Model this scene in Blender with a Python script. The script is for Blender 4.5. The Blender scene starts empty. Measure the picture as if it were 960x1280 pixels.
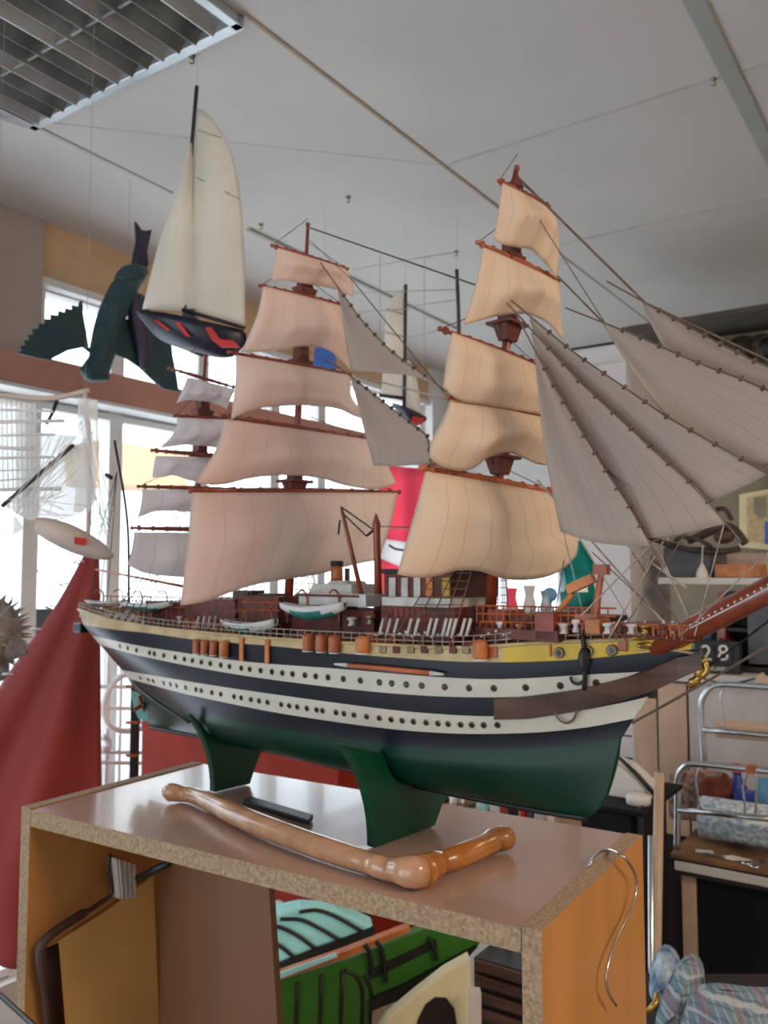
import bpy, bmesh, math, random
from mathutils import Vector, Matrix
random.seed(7)
sc = bpy.context.scene
C = sc.collection
# ------------------------------------------------------------------ camera, world, light
F = 1054.0; PITCH = math.radians(4.1); EYE = Vector((0, 0, 1.5))
cam = bpy.data.objects.new('camera', bpy.data.cameras.new('camera')); C.objects.link(cam)
cam.location = EYE; cam.rotation_euler = (math.pi/2 + PITCH, 0, 0)
cam.data.sensor_fit = 'HORIZONTAL'; cam.data.sensor_width = 36; cam.data.lens = 36*F/960
cam.data.clip_start = .02
cam.data.dof.use_dof = True; cam.data.dof.focus_distance = .52; cam.data.dof.aperture_fstop = 24
sc.camera = cam
sc.view_settings.view_transform = 'Standard'; sc.view_settings.look = 'None'
sc.view_settings.exposure = 0.12; sc.view_settings.gamma = 1; sc.view_settings.use_curve_mapping = False
w = bpy.data.worlds.new('sky'); sc.world = w; w.use_nodes = True
w.node_tree.nodes['Background'].inputs[0].default_value = (.80, .91, 1, 1)
w.node_tree.nodes['Background'].inputs[1].default_value = 3.4
CEIL = 1.15                                     # ceiling above the eye
YR = math.radians(34.3)
DA = Vector((math.sin(YR), math.cos(YR), 0)); DB = Vector((math.cos(YR), -math.sin(YR), 0))
def area(name, loc, aim, sx, sy, power, col, portal=False):
    l = bpy.data.lights.new(name, 'AREA'); l.shape = 'RECTANGLE'; l.size = sx; l.size_y = sy; l.energy = power; l.color = col
    if portal: l.cycles.is_portal = True
    o = bpy.data.objects.new(name, l); C.objects.link(o); o.location = loc
    o.rotation_euler = (Vector(aim)-Vector(loc)).to_track_quat('-Z', 'Y').to_euler(); return o
area('ceiling_lamp_warm', (1.7, -.35, 2.58), (1.2, .3, 0), 1.2, .6, 42, (1, .74, .54))
area('ceiling_lamp_far_warm', (2.3, 2.0, 2.60), (2.3, 2.05, 0), .9, .5, 8, (1, .74, .48))
# ------------------------------------------------------------------ projection helpers (pixel of the 960x1280 photo -> point in the room)
cp_, sp_ = math.cos(PITCH), math.sin(PITCH)
def ray(px, py):
    u = (px-480)/F; v = -(py-640)/F
    return Vector((u, cp_-v*sp_, sp_+v*cp_))
def at(px, py, Y): r = ray(px, py); return EYE + r*(Y/r.y)
def onz(px, py, z): r = ray(px, py); return EYE + r*((z-1.5)/r.z)
def onpl(px, py, P, N): r = ray(px, py); return EYE + r*((P-EYE).dot(N)/r.dot(N))
def proj(P):
    c = P-EYE; d = c.y*cp_+c.z*sp_; return 480+F*c.x/d, 640-F*(c.z*cp_-c.y*sp_)/d
def depth(P): c = P-EYE; return c.y*cp_+c.z*sp_
# ------------------------------------------------------------------ materials
def mat(name, col, rough=.6, metal=0, var=.12, scale=12, bump=0, trans=0, coat=0, spec=.5, noisecol=None, stretch=(1, 1, 1), emit=0):
    m = bpy.data.materials.new(name); m.use_nodes = True; nt = m.node_tree; b = nt.nodes['Principled BSDF']
    b.inputs['Roughness'].default_value = rough; b.inputs['Metallic'].default_value = metal
    b.inputs['Coat Weight'].default_value = coat; b.inputs['Specular IOR Level'].default_value = spec
    tc = nt.nodes.new('ShaderNodeTexCoord'); mp = nt.nodes.new('ShaderNodeMapping'); mp.inputs['Scale'].default_value = stretch
    nz = nt.nodes.new('ShaderNodeTexNoise'); nz.inputs['Scale'].default_value = scale; nz.inputs['Detail'].default_value = 5
    nt.links.new(tc.outputs['Object'], mp.inputs['Vector']); nt.links.new(mp.outputs[0], nz.inputs['Vector'])
    mx = nt.nodes.new('ShaderNodeMix'); mx.data_type = 'RGBA'
    c2 = noisecol or tuple(max(0, c*(1-var*2)) for c in col)
    mx.inputs[6].default_value = (*col, 1); mx.inputs[7].default_value = (*c2, 1)
    rp = nt.nodes.new('ShaderNodeMapRange'); rp.inputs[1].default_value = .35; rp.inputs[2].default_value = .65
    nt.links.new(nz.outputs[0], rp.inputs[0]); nt.links.new(rp.outputs[0], mx.inputs[0])
    nt.links.new(mx.outputs[2], b.inputs['Base Color'])
    if bump:
        bp = nt.nodes.new('ShaderNodeBump'); bp.inputs['Strength'].default_value = bump; bp.inputs['Distance'].default_value = .004
        nt.links.new(nz.outputs[0], bp.inputs['Height']); nt.links.new(bp.outputs[0], b.inputs['Normal'])
    if trans:
        out = nt.nodes['Material Output']; t = nt.nodes.new('ShaderNodeBsdfTranslucent'); ms = nt.nodes.new('ShaderNodeMixShader')
        nt.links.new(mx.outputs[2], t.inputs[0]); ms.inputs[0].default_value = trans
        nt.links.new(b.outputs[0], ms.inputs[1]); nt.links.new(t.outputs[0], ms.inputs[2]); nt.links.new(ms.outputs[0], out.inputs[0])
    if emit:
        nt.links.new(mx.outputs[2], b.inputs['Emission Color']); b.inputs['Emission Strength'].default_value = emit
    return m
def cloth(name, col, seam, n, trans=.35, seamw=.06, amt=.5, tint=None):
    m = mat(name, col, .85, trans=trans, var=.06, scale=5, noisecol=tint, spec=.1); nt = m.node_tree
    mx = [x for x in nt.nodes if x.type == 'MIX'][0]
    uv = nt.nodes.new('ShaderNodeUVMap'); sx = nt.nodes.new('ShaderNodeSeparateXYZ'); nt.links.new(uv.outputs[0], sx.inputs[0])
    a = nt.nodes.new('ShaderNodeMath'); a.operation = 'MULTIPLY'; a.inputs[1].default_value = n; nt.links.new(sx.outputs[0], a.inputs[0])
    f = nt.nodes.new('ShaderNodeMath'); f.operation = 'FRACT'; nt.links.new(a.outputs[0], f.inputs[0])
    l = nt.nodes.new('ShaderNodeMath'); l.operation = 'LESS_THAN'; l.inputs[1].default_value = seamw; nt.links.new(f.outputs[0], l.inputs[0])
    s = nt.nodes.new('ShaderNodeMath'); s.operation = 'MULTIPLY'; s.inputs[1].default_value = amt; nt.links.new(l.outputs[0], s.inputs[0])
    m2 = nt.nodes.new('ShaderNodeMix'); m2.data_type = 'RGBA'; m2.inputs[7].default_value = (*seam, 1)
    nt.links.new(s.outputs[0], m2.inputs[0]); nt.links.new(mx.outputs[2], m2.inputs[6])
    b = nt.nodes['Principled BSDF']; nt.links.new(m2.outputs[2], b.inputs['Base Color'])
    for t in nt.nodes:
        if t.type == 'BSDF_TRANSLUCENT': nt.links.new(m2.outputs[2], t.inputs[0])
    nz = [x for x in nt.nodes if x.type == 'TEX_NOISE'][0]
    bp = nt.nodes.new('ShaderNodeBump'); bp.inputs['Strength'].default_value = .25; bp.inputs['Distance'].default_value = .01
    nt.links.new(nz.outputs[0], bp.inputs['Height']); nt.links.new(bp.outputs[0], b.inputs['Normal'])
    return m
def clear(name, col, alpha, rough=.1):
    m = bpy.data.materials.new(name); m.use_nodes = True; nt = m.node_tree; b = nt.nodes['Principled BSDF']
    b.inputs['Base Color'].default_value = (*col, 1); b.inputs['Roughness'].default_value = rough; b.inputs['Alpha'].default_value = alpha; return m
M = {}
M['ceiling'] = mat('ceiling_panel_paint', (.58, .555, .53), .7, var=.03, scale=3)
M['wall'] = mat('wall_plaster', (.60, .56, .50), .8, var=.05, scale=4)
M['wallgrey'] = mat('grey_brown_wall', (.42, .35, .31), .8, var=.05, scale=4)
M['walltan'] = mat('tan_wall_panel', (.68, .45, .26), .7, var=.06, scale=6)
M['olive'] = mat('olive_brown_wall', (.30, .25, .17), .8, var=.2, scale=5)
M['beam'] = mat('pinkish_beam_paint', (.56, .27, .20), .6, var=.06, scale=6)
M['floor'] = mat('floor_lino', (.28, .22, .18), .5, var=.1, scale=5)
M['whiteframe'] = mat('white_frame_paint', (.75, .75, .74), .5, var=.03)
M['track'] = mat('grey_ceiling_track', (.38, .40, .37), .4, var=.05)
M['seam'] = mat('brown_joint', (.40, .30, .22), .6, var=.1)
M['joint'] = mat('grey_joint', (.50, .47, .43), .6, var=.1)
M['alu'] = mat('aluminium_louvre', (.62, .66, .68), .35, .7, var=.15, scale=6)
M['aludark'] = mat('reflector_grey', (.30, .31, .30), .4, .3, var=.3, scale=9)
M['glass'] = clear('window_glass', (.9, .95, 1), .06, .02)
M['sail'] = cloth('cream_sailcloth', (.88, .74, .58), (.60, .46, .34), 8, .40, tint=(.86, .69, .55), amt=.4)
M['sailp'] = cloth('pinkish_sailcloth', (.90, .80, .73), (.64, .53, .47), 9, .50, tint=(.88, .70, .63), amt=.3)
M['sailw'] = cloth('grey_white_sailcloth', (.60, .54, .50), (.42, .37, .34), 6, .22, .05, .45)
M['sailm'] = cloth('lilac_grey_sailcloth', (.92, .87, .87), (.65, .60, .62), 6, .62)
M['stay'] = cloth('shaded_staysail_cloth', (.47, .385, .335), (.33, .26, .22), 7, .15, .05, .6, tint=(.50, .39, .33))  # same sailcloth, darker and greyer: the staysails' shade is in the colour
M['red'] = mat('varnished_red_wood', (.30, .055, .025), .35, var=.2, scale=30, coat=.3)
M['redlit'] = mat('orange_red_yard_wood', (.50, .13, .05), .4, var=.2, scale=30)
M['darkred'] = mat('dark_red_deckhouse', (.16, .030, .022), .45, var=.25, scale=60)
M['orange'] = mat('orange_brown_wood', (.62, .20, .05), .4, var=.2, scale=30)
M['navy'] = mat('navy_black_hull_paint', (.006, .009, .018), .36, var=.1, scale=30, bump=.03, spec=.35)
M['hullwhite'] = mat('cream_white_hull_band', (.64, .60, .51), .4, var=.06, scale=20, bump=.03)
M['green'] = mat('dark_green_hull_paint', (.0, .036, .019), .36, var=.12, scale=18, bump=.05, spec=.35)
M['greenstand'] = mat('green_stand_paint', (.0, .065, .028), .35, var=.12, scale=18, bump=.08)
M['beige'] = mat('beige_wood_band', (.58, .43, .22), .5, var=.15, scale=40)
M['yellow'] = mat('ochre_yellow_band', (.66, .43, .01), .4, var=.08, scale=30)
M['deck'] = mat('planked_deck_wood', (.42, .26, .13), .5, var=.2, scale=14, stretch=(1, 20, 1))
M['gold'] = mat('gilded_brass', (.50, .32, .08), .38, .9, var=.2, scale=60)
M['bronze'] = mat('dull_brass_ring', (.32, .26, .16), .4, .7, var=.2)
M['black'] = mat('black_paint', (.012, .012, .013), .45, var=.2)
M['hole'] = mat('dark_glass_hole', (.015, .015, .018), .2)
M['boatwhite'] = mat('grey_white_boat_paint', (.66, .64, .62), .5, var=.08, scale=30)
M['teal'] = mat('teal_boat_paint', (.02, .20, .17), .4, var=.15, scale=30)
M['slat'] = mat('grey_white_slats', (.60, .57, .54), .6, var=.12, scale=60)
M['plank'] = mat('brown_plank', (.12, .052, .032), .5, var=.3, scale=10, stretch=(1, 1, 6))
M['rope'] = mat('brown_rope', (.17, .11, .08), .8, var=.2, scale=60)
M['ropelight'] = mat('grey_rope', (.45, .38, .33), .8, var=.2, scale=60)
M['lam'] = mat('pinkish_beige_laminate', (.44, .28, .21), .20, var=.05, scale=5, coat=.25)
M['lamor'] = mat('orange_beech_laminate', (.58, .27, .075), .42, var=.08, scale=4, stretch=(3, 3, .5))
M['legwood'] = mat('turned_beech', (.55, .29, .16), .22, var=.15, scale=14, coat=.5, stretch=(1, 4, 1))
M['legor'] = mat('orange_varnished_wood', (.60, .22, .04), .25, var=.2, scale=14, coat=.4)
def chip():
    m = mat('chipboard_edge', (.46, .32, .20), .85, var=.3, scale=260, bump=.4, noisecol=(.28, .185, .11)); return m
M['chip'] = chip()
M['dragon'] = mat('dark_teal_painted_metal', (.010, .045, .070), .5, var=.35, scale=20, bump=.5, noisecol=(.03, .07, .06))
M['dragonpurple'] = mat('dark_violet_painted_metal', (.045, .03, .075), .5, var=.3, scale=20, bump=.4)
M['yachtsail'] = cloth('ivory_yacht_sail', (.93, .88, .80), (.7, .62, .52), 4, .5, .03, .25)
M['darkmetal'] = mat('dark_mast_metal', (.06, .06, .065), .4, .3)
M['yachthull'] = mat('navy_yacht_hull', (.012, .012, .03), .35)
M['brightred'] = mat('bright_red_paint', (.62, .02, .015), .4)
M['rust'] = mat('dull_red_canvas', (.36, .045, .035), .65, var=.25, scale=1.6, stretch=(3, 3, .4), noisecol=(.24, .03, .03), trans=.12)
M['redhull'] = mat('orange_red_gloss', (.27, .020, .008), .7, var=.1, spec=.2)
M['thread'] = clear('white_thread_gauze', (.85, .86, .86), .55, .8)
M['threadline'] = mat('white_thread', (.80, .82, .82), .7)
M['pale'] = mat('pale_wood_hull', (.62, .52, .46), .6, var=.1)
M['iron'] = mat('white_wrought_iron', (.85, .85, .86), .4)
M['puffer'] = mat('pale_brown_fish_skin', (.40, .34, .30), .8, var=.3, scale=30, bump=.4)
M['pink'] = mat('pink_red_flag_cloth', (1, .27, .36), .8, trans=.85, var=.03)
M['flagwhite'] = mat('white_flag_cloth', (.92, .90, .90), .8, trans=.85, var=.02)
M['blue'] = mat('bright_blue_plastic', (.05, .16, .55), .5)
M['locker'] = mat('off_white_locker', (.64, .62, .62), .5, var=.03)
M['greybox'] = mat('grey_case', (.10, .10, .115), .5, var=.15)
M['shelfwhite'] = mat('white_shelf_board', (.62, .60, .55), .6, var=.05)
M['branch'] = mat('dark_driftwood', (.075, .05, .035), .7, var=.3, scale=30, bump=.5)
M['bookdark'] = mat('dark_cabinet_wood', (.028, .018, .016), .5, var=.3)
M['blackmatt'] = mat('matt_black_panel', (.006, .006, .008), .7, spec=.2)
M['bookblue'] = mat('deep_blue_cover', (.012, .05, .13), .5)
M['chrome'] = mat('brushed_chrome_tube', (.60, .61, .62), .25, 1, var=.1, scale=20)
M['boardtan'] = mat('tan_board', (.62, .45, .32), .6, var=.05)
M['panelwhite'] = mat('pale_wall_panel', (.55, .52, .50), .6, var=.04)
M['tabletop'] = mat('worn_brown_table_top', (.30, .15, .06), .5, var=.3, scale=8)
M['paper'] = mat('blue_printed_paper', (.72, .76, .78), .7, scale=70, noisecol=(.20, .33, .46), stretch=(1, 1, 1.5))
M['batik'] = mat('brown_dotted_cloth', (.42, .28, .21), .8, scale=75, noisecol=(.14, .06, .05))
M['teddy'] = mat('red_brown_plush', (.20, .045, .02), .9, var=.3, scale=40, bump=.5)
M['bluebottle'] = mat('blue_bottle_plastic', (.02, .05, .30), .35)
M['bluecard'] = mat('light_blue_card', (.14, .36, .60), .6)
M['greencup'] = mat('teal_glass', (.0, .30, .27), .12, var=.4, scale=14, noisecol=(.0, .07, .05))
M['canopy'] = mat('aqua_boat_cover', (.42, .90, .88), .5, var=.1)
M['bgreen'] = mat('leaf_green_boat_paint', (.035, .16, .015), .4, var=.08)
M['cream'] = mat('cream_hull_paint', (.72, .62, .36), .5, var=.05)
M['pad'] = mat('olive_moss', (.10, .085, .03), .9, scale=18, noisecol=(.03, .02, .015), bump=.6)
M['woodstick'] = mat('pale_wood_pole', (.55, .38, .26), .4, var=.1)
M['plaid'] = mat('plaid_base', (.30, .36, .40), .9)
M['mint'] = mat('pale_blue_print_cloth', (.50, .60, .66), .9, scale=34, noisecol=(.06, .12, .24))
M['roadgrey'] = mat('pavement', (.5, .5, .5), .9)
M['ivory'] = mat('white_plastic', (.75, .73, .66), .5)
def plaid():
    m = M['plaid']; nt = m.node_tree; b = nt.nodes['Principled BSDF']
    tc = nt.nodes.new('ShaderNodeTexCoord'); cols = []
    prev = None
    for d, sc_, c in (('X', 34, (.50, .48, .46)), ('Z', 30, (.07, .12, .17)), ('X', 9, (.28, .14, .15)), ('Z', 13, (.58, .56, .55))):
        wv = nt.nodes.new('ShaderNodeTexWave'); wv.bands_direction = d; wv.inputs['Scale'].default_value = sc_
        nt.links.new(tc.outputs['Object'], wv.inputs[0])
        g = nt.nodes.new('ShaderNodeMath'); g.operation = 'GREATER_THAN'; g.inputs[1].default_value = .90; nt.links.new(wv.outputs['Fac'], g.inputs[0])
        h = nt.nodes.new('ShaderNodeMath'); h.operation = 'MULTIPLY'; h.inputs[1].default_value = .55; nt.links.new(g.outputs[0], h.inputs[0])
        mx = nt.nodes.new('ShaderNodeMix'); mx.data_type = 'RGBA'; mx.inputs[6].default_value = (.17, .24, .28, 1); mx.inputs[7].default_value = (*c, 1)
        if prev: nt.links.new(prev.outputs[2], mx.inputs[6])
        nt.links.new(h.outputs[0], mx.inputs[0]); prev = mx
    nt.links.new(prev.outputs[2], b.inputs['Base Color'])
plaid()
# ------------------------------------------------------------------ mesh builder
class MB:
    def __init__(s): s.v = []; s.f = []; s.mi = []; s.uv = {}
    def add(s, vs, fs, mi=0):
        n = len(s.v); s.v += [Vector(v) for v in vs]
        for f in fs: s.f.append([i+n for i in f]); s.mi.append(mi)
        return n
    def obox(s, c, ax, ay, az, mi=0, taper=1):      # centre, three half-vectors; taper shrinks the +az end
        c = Vector(c); ax, ay, az = Vector(ax), Vector(ay), Vector(az)
        vs = [c+sx*ax*(taper if sz > 0 else 1)+sy*ay*(taper if sz > 0 else 1)+sz*az for sz in (-1, 1) for sy in (-1, 1) for sx in (-1, 1)]
        s.add(vs, [(0, 2, 3, 1), (4, 5, 7, 6), (0, 1, 5, 4), (2, 6, 7, 3), (0, 4, 6, 2), (1, 3, 7, 5)], mi)
    def box(s, a, b, mi=0):
        a, b = Vector(a), Vector(b); h = (b-a)/2
        s.obox((a+b)/2, (h.x, 0, 0), (0, h.y, 0), (0, 0, h.z), mi)
    def tube(s, pts, r, n=8, mi=0, caps=True, flat=None):
        pts = [Vector(p) for p in pts]; rs = r if isinstance(r, (list, tuple)) else [r]*len(pts)
        rings = []; up = None
        for i, p in enumerate(pts):
            d = (pts[min(i+1, len(pts)-1)]-pts[max(i-1, 0)]).normalized()
            if up is None: up = Vector((0, 0, 1)) if abs(d.z) < .9 else Vector((1, 0, 0))
            x = d.cross(up).normalized(); y = x.cross(d).normalized(); up = y
            rings.append([p+(x*math.cos(2*math.pi*k/n)+y*math.sin(2*math.pi*k/n)*(flat or 1))*rs[i] for k in range(n)])
        vs = [v for g in rings for v in g]; fs = []
        for i in range(len(pts)-1):
            for k in range(n): fs.append((i*n+k, i*n+(k+1) % n, (i+1)*n+(k+1) % n, (i+1)*n+k))
        if caps: fs += [tuple(range(n))[::-1], tuple((len(pts)-1)*n+k for k in range(n))]
        s.add(vs, fs, mi)
    def lathe(s, base, axis, prof, n=16, mi=0):      # prof: (radius, height along axis)
        axis = Vector(axis).normalized(); t = Vector((0, 0, 1)) if abs(axis.z) < .9 else Vector((1, 0, 0))
        x = axis.cross(t).normalized(); y = axis.cross(x); base = Vector(base)
        vs = [base+axis*h+(x*math.cos(2*math.pi*k/n)+y*math.sin(2*math.pi*k/n))*r for r, h in prof for k in range(n)]
        fs = [(i*n+k, i*n+(k+1) % n, (i+1)*n+(k+1) % n, (i+1)*n+k) for i in range(len(prof)-1) for k in range(n)]
        fs += [tuple(range(n))[::-1], tuple((len(prof)-1)*n+k for k in range(n))]
        s.add(vs, fs, mi)
    def prism(s, poly, off, mi=0):                  # planar polygon extruded by a vector
        n = len(poly); off = Vector(off); vs = [Vector(p) for p in poly]+[Vector(p)+off for p in poly]
        fs = [tuple(range(n))[::-1], tuple(range(n, 2*n))]+[(k, (k+1) % n, n+(k+1) % n, n+k) for k in range(n)]
        s.add(vs, fs, mi)
    def grid(s, G, mi=0, uv=True, closed=False):    # G[i][j]
        a, b = len(G), len(G[0]); n = s.add([p for r in G for p in r], [], mi)
        for i in range(a-1):
            for j in range(b-1 if not closed else b):
                k = (j+1) % b
                s.f.append([n+i*b+j, n+(i+1)*b+j, n+(i+1)*b+k, n+i*b+k]); s.mi.append(mi)
                if uv and not closed: s.uv[len(s.f)-1] = [(j/(b-1), i/(a-1)), (j/(b-1), (i+1)/(a-1)), (k/(b-1), (i+1)/(a-1)), (k/(b-1), i/(a-1))]
    def ball(s, c, r, mi=0, n=10, sq=(1, 1, 1)):
        c = Vector(c); G = []
        for i in range(n+1):
            th = math.pi*i/n; G.append([c+Vector((math.sin(th)*math.cos(2*math.pi*j/(n*2))*r*sq[0], math.sin(th)*math.sin(2*math.pi*j/(n*2))*r*sq[1], math.cos(th)*r*sq[2])) for j in range(n*2)])
        s.grid(G, mi, False, True)
    def build(s, name, mats, parent=None, smooth=False, solid=0, bevel=0, origin=None):
        if not isinstance(mats, (list, tuple)): mats = [mats]
        me = bpy.data.meshes.new(name)
        if origin is None:
            if parent is not None: origin = WORLD.get(parent.name, Vector((0, 0, 0)))
            else:
                lo = Vector([min(v[k] for v in s.v) for k in range(3)]); hi = Vector([max(v[k] for v in s.v) for k in range(3)])
                origin = Vector(((lo.x+hi.x)/2, (lo.y+hi.y)/2, lo.z))
        me.from_pydata([v-origin for v in s.v], [], s.f)
        for m in mats: me.materials.append(m)
        me.polygons.foreach_set('material_index', s.mi)
        if smooth: me.polygons.foreach_set('use_smooth', [True]*len(s.f))
        if s.uv:
            ul = me.uv_layers.new(name='UVMap')
            for fi, cs in s.uv.items():
                for li, c in zip(me.polygons[fi].loop_indices, cs): ul.data[li].uv = c
        me.update()
        bm = bmesh.new(); bm.from_mesh(me); bmesh.ops.remove_doubles(bm, verts=bm.verts, dist=1e-6)
        if not s.uv: bmesh.ops.recalc_face_normals(bm, faces=bm.faces)
        bm.to_mesh(me); bm.free()
        o = bpy.data.objects.new(name, me); C.objects.link(o)
        if parent is not None:
            o.parent = parent; WORLD[o.name] = origin
        else: o.location = origin; WORLD[o.name] = origin
        if bevel:
            b = o.modifiers.new('bevel', 'BEVEL'); b.width = bevel; b.segments = 2; b.limit_method = 'ANGLE'
        if solid:
            b = o.modifiers.new('thickness', 'SOLIDIFY'); b.thickness = solid; b.offset = 0
        return o
WORLD = {}
def thing(name, label, cat, loc, group=None):
    o = bpy.data.objects.new(name, None); C.objects.link(o); o.location = Vector(loc); o.empty_display_size = .05
    o['label'] = label; o['category'] = cat; WORLD[o.name] = Vector(loc)
    if group: o['group'] = group
    return o
def tag(o, label, cat, group=None):
    o['label'] = label; o['category'] = cat
    if group: o['group'] = group
    return o
def struct(o): o['kind'] = 'structure'; return o
def resample(P, n):
    P = [Vector(p) for p in P]; L = [0]
    for a, b in zip(P, P[1:]): L.append(L[-1]+(b-a).length)
    if L[-1] < 1e-9: return [P[0].copy() for _ in range(n)]
    out = []
    for i in range(n):
        d = L[-1]*i/(n-1); k = 0
        while k < len(P)-2 and L[k+1] < d: k += 1
        out.append(P[k].lerp(P[k+1], (d-L[k])/max(L[k+1]-L[k], 1e-9)))
    return out
def smoothline(P, n):                       # Catmull-Rom through points
    P = [Vector(p) for p in P]
    if len(P) < 3: return resample(P, n)
    Q = [P[0]*2-P[1]]+P+[P[-1]*2-P[-2]]; o = []
    for i in range(len(P)-1):
        a, b, c, d = Q[i:i+4]
        for k in range(8):
            t = k/8; o.append(.5*((2*b)+(c-a)*t+(2*a-5*b+4*c-d)*t*t+(3*b-a-3*c+d)*t**3))
    o.append(P[-1]); return resample(o, n)
def coons(top, bottom, left, right, nu=18, nv=14):
    T = smoothline(top, nu); B = smoothline(bottom, nu); L = smoothline(left, nv); R = smoothline(right, nv); G = []
    for j in range(nv):
        v = j/(nv-1); row = []
        for i in range(nu):
            u = i/(nu-1)
            row.append(T[i]*(1-v)+B[i]*v+L[j]*(1-u)+R[j]*u-(T[0]*(1-u)*(1-v)+T[-1]*u*(1-v)+B[0]*(1-u)*v+B[-1]*u*v))
        G.append(row)
    return G
def mapply(P, N):
    return lambda p: onpl(p[0], p[1], P, N)
# ================================================================== ROOM
P0 = onz(0, 257, 1.5+CEIL)                   # on the left wall at the ceiling
ND = Vector((DA.y, -DA.x, 0))                # into the room from the left wall
def lw(px, py): return onpl(px, py, P0, ND)
def ls(px, py): return (lw(px, py)-P0).dot(DA)
Q0 = onz(900, 415, 1.5+CEIL)
NB = -DA                                     # back wall faces the camera
def bw(px, py): return onpl(px, py, Q0, NB)
sC = (Q0-P0).dot(DA)                         # corner along DA
def lp(s, z, d=0): return P0+DA*s+ND*d+Vector((0, 0, z-P0.z))
ZC = 1.5+CEIL
def lwbox(s0, s1, z0, z1, d0, d1, m, name, kind=True, bevel=0):
    b = MB(); c = (lp(s0, z0, d0)+lp(s1, z1, d1))/2
    b.obox(c, DA*(s1-s0)/2, ND*(d1-d0)/2, Vector((0, 0, (z1-z0)/2))); o = b.build(name, m, bevel=bevel)
    if kind: struct(o)
    return o
b = MB(); b.prism([lp(-4.2, -.1, -.15), lp(sC+.12, -.1, -.15), lp(sC+.12, -.1, 7), lp(-4.2, -.1, 7)], (0, 0, .1)); struct(b.build('floor', M['floor']))
b = MB(); b.prism([lp(-4.2, ZC, -.15), lp(sC+.12, ZC, -.15), lp(sC+.12, ZC, 7), lp(-4.2, ZC, 7)], (0, 0, .1)); struct(b.build('ceiling', M['ceiling']))
zt = lw(50, 345).z; zbt = lw(0, 440).z; zbb = lw(0, 481).z; s50 = ls(49, 345); s170 = ls(180, 400)
print('heights', zt, zbt, zbb, 's', s50, sC)
lwbox(-3.6, s50-1.6, 0, ZC, -.15, 0, M['wallgrey'], 'wall_left')
lwbox(s50-1.6, s50-.42, zbt, ZC, -.15, 0, M['wallgrey'], 'wall_left_over_window')
lwbox(s50-.42, s50, zbt, ZC, -.15, .02, M['wallgrey'], 'trim_1')
lwbox(-3.6, sC+.1, 0, .25, -.15, 0, M['wall'], 'wall_left_lower')
lwbox(s50, sC, zt, ZC, -.15, 0, M['walltan'], 'wall_left_upper')
lwbox(-3.6, sC, zbb, zbt, -.12, .06, M['beam'], 'trim_2', bevel=.004)
lwbox(-3.6, sC, zbb-.012, zbb, -.12, .065, M['whiteframe'], 'trim_3')
lwbox(sC-.16, sC, .25, ZC, -.15, .03, M['whiteframe'], 'trim_4')
lwbox(s50, sC, zt-.025, zt, -.13, .01, M['whiteframe'], 'trim_5')
# window frames, mullions and panes
wi = 1
mull = [s50-1.6, s50-.75, s50+.02, ls(155, 470), ls(262, 500), ls(352, 520), ls(410, 520), sC-.16]
for i in range(len(mull)-1):
    a, c = mull[i], mull[i+1]
    if i < 2: z0, z1 = .25, zbb
    else: z0, z1 = .25, zt
    root = MB()
    for s_ in (a+.014, c-.014): root.obox(lp(s_, (z0+zbb)/2, -.06), DA*.014, ND*.025, Vector((0, 0, (zbb-z0)/2)))
    for s_ in ((a+.014, c-.014) if i > 1 else ()): root.obox(lp(s_, (zbt+z1)/2, -.06), DA*.014, ND*.025, Vector((0, 0, (z1-zbt)/2)))
    for z_ in ((z0+.02, zbb-.03, zbt+.01, z1-.02) if i > 1 else (z0+.02, zbb-.03)): root.obox(lp((a+c)/2, z_, -.06), DA*((c-a)/2), ND*.024, Vector((0, 0, .012)))
    f = struct(root.build('window_%d' % wi, M['whiteframe'])); wi += 1
    p = MB(); p.obox(lp((a+c)/2, (z0+z1)/2, -.065), DA*((c-a)/2-.02), ND*.002, Vector((0, 0, (z1-z0)/2-.02)))
    p.build('pane', M['glass'], f)
area('window_portal', lp((sC+s50-1.6)/2, 1.25, .0), lp((sC+s50-1.6)/2, 1.25, 1), sC-s50+1.6, 2.1, 1, (1, 1, 1), True)
# back wall with an opening for the low window behind the masts
q1 = bw(556, 690); q2 = bw(705, 790)
def bp(x_, z, d=0): return Q0+DB*x_+NB*d+Vector((0, 0, z-Q0.z))
def bx_(px, py): return (bw(px, py)-Q0).dot(DB)
xc = (lp(sC, 0)-Q0).dot(DB); xa, xb = bx_(556, 690), bx_(700, 690); za, zb2 = bw(600, 880).z, q1.z
def bwbox(x0, x1, z0, z1, d0, d1, m, name, bevel=0, st=True):
    b = MB(); b.obox((bp(x0, z0, d0)+bp(x1, z1, d1))/2, DB*(x1-x0)/2, NB*(d1-d0)/2, Vector((0, 0, (z1-z0)/2))); o = b.build(name, m, bevel=bevel)
    return struct(o) if st else o
bwbox(xc, xa, 0, ZC, -.12, 0, M['panelwhite'], 'wall_back_left')
bwbox(xa, xb, zb2, ZC, -.12, 0, M['panelwhite'], 'wall_back_upper')
bwbox(xa, xb, 0, za, -.12, 0, M['wall'], 'wall_back_lower')
bwbox(xb, xb+4.2, 0, ZC, -.12, 0, M['olive'], 'wall_back')
b = MB()
for x_ in (xa+.015, (xa+xb)/2, xb-.015): b.obox(bp(x_, (za+zb2)/2, -.05), DB*.015, NB*.02, Vector((0, 0, (zb2-za)/2)))
for z_ in (za+.015, zb2-.015): b.obox(bp((xa+xb)/2, z_, -.05), DB*(xb-xa)/2, NB*.019, Vector((0, 0, .015)))
f = struct(b.build('window_%d' % wi, M['whiteframe'])); wi += 1
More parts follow.
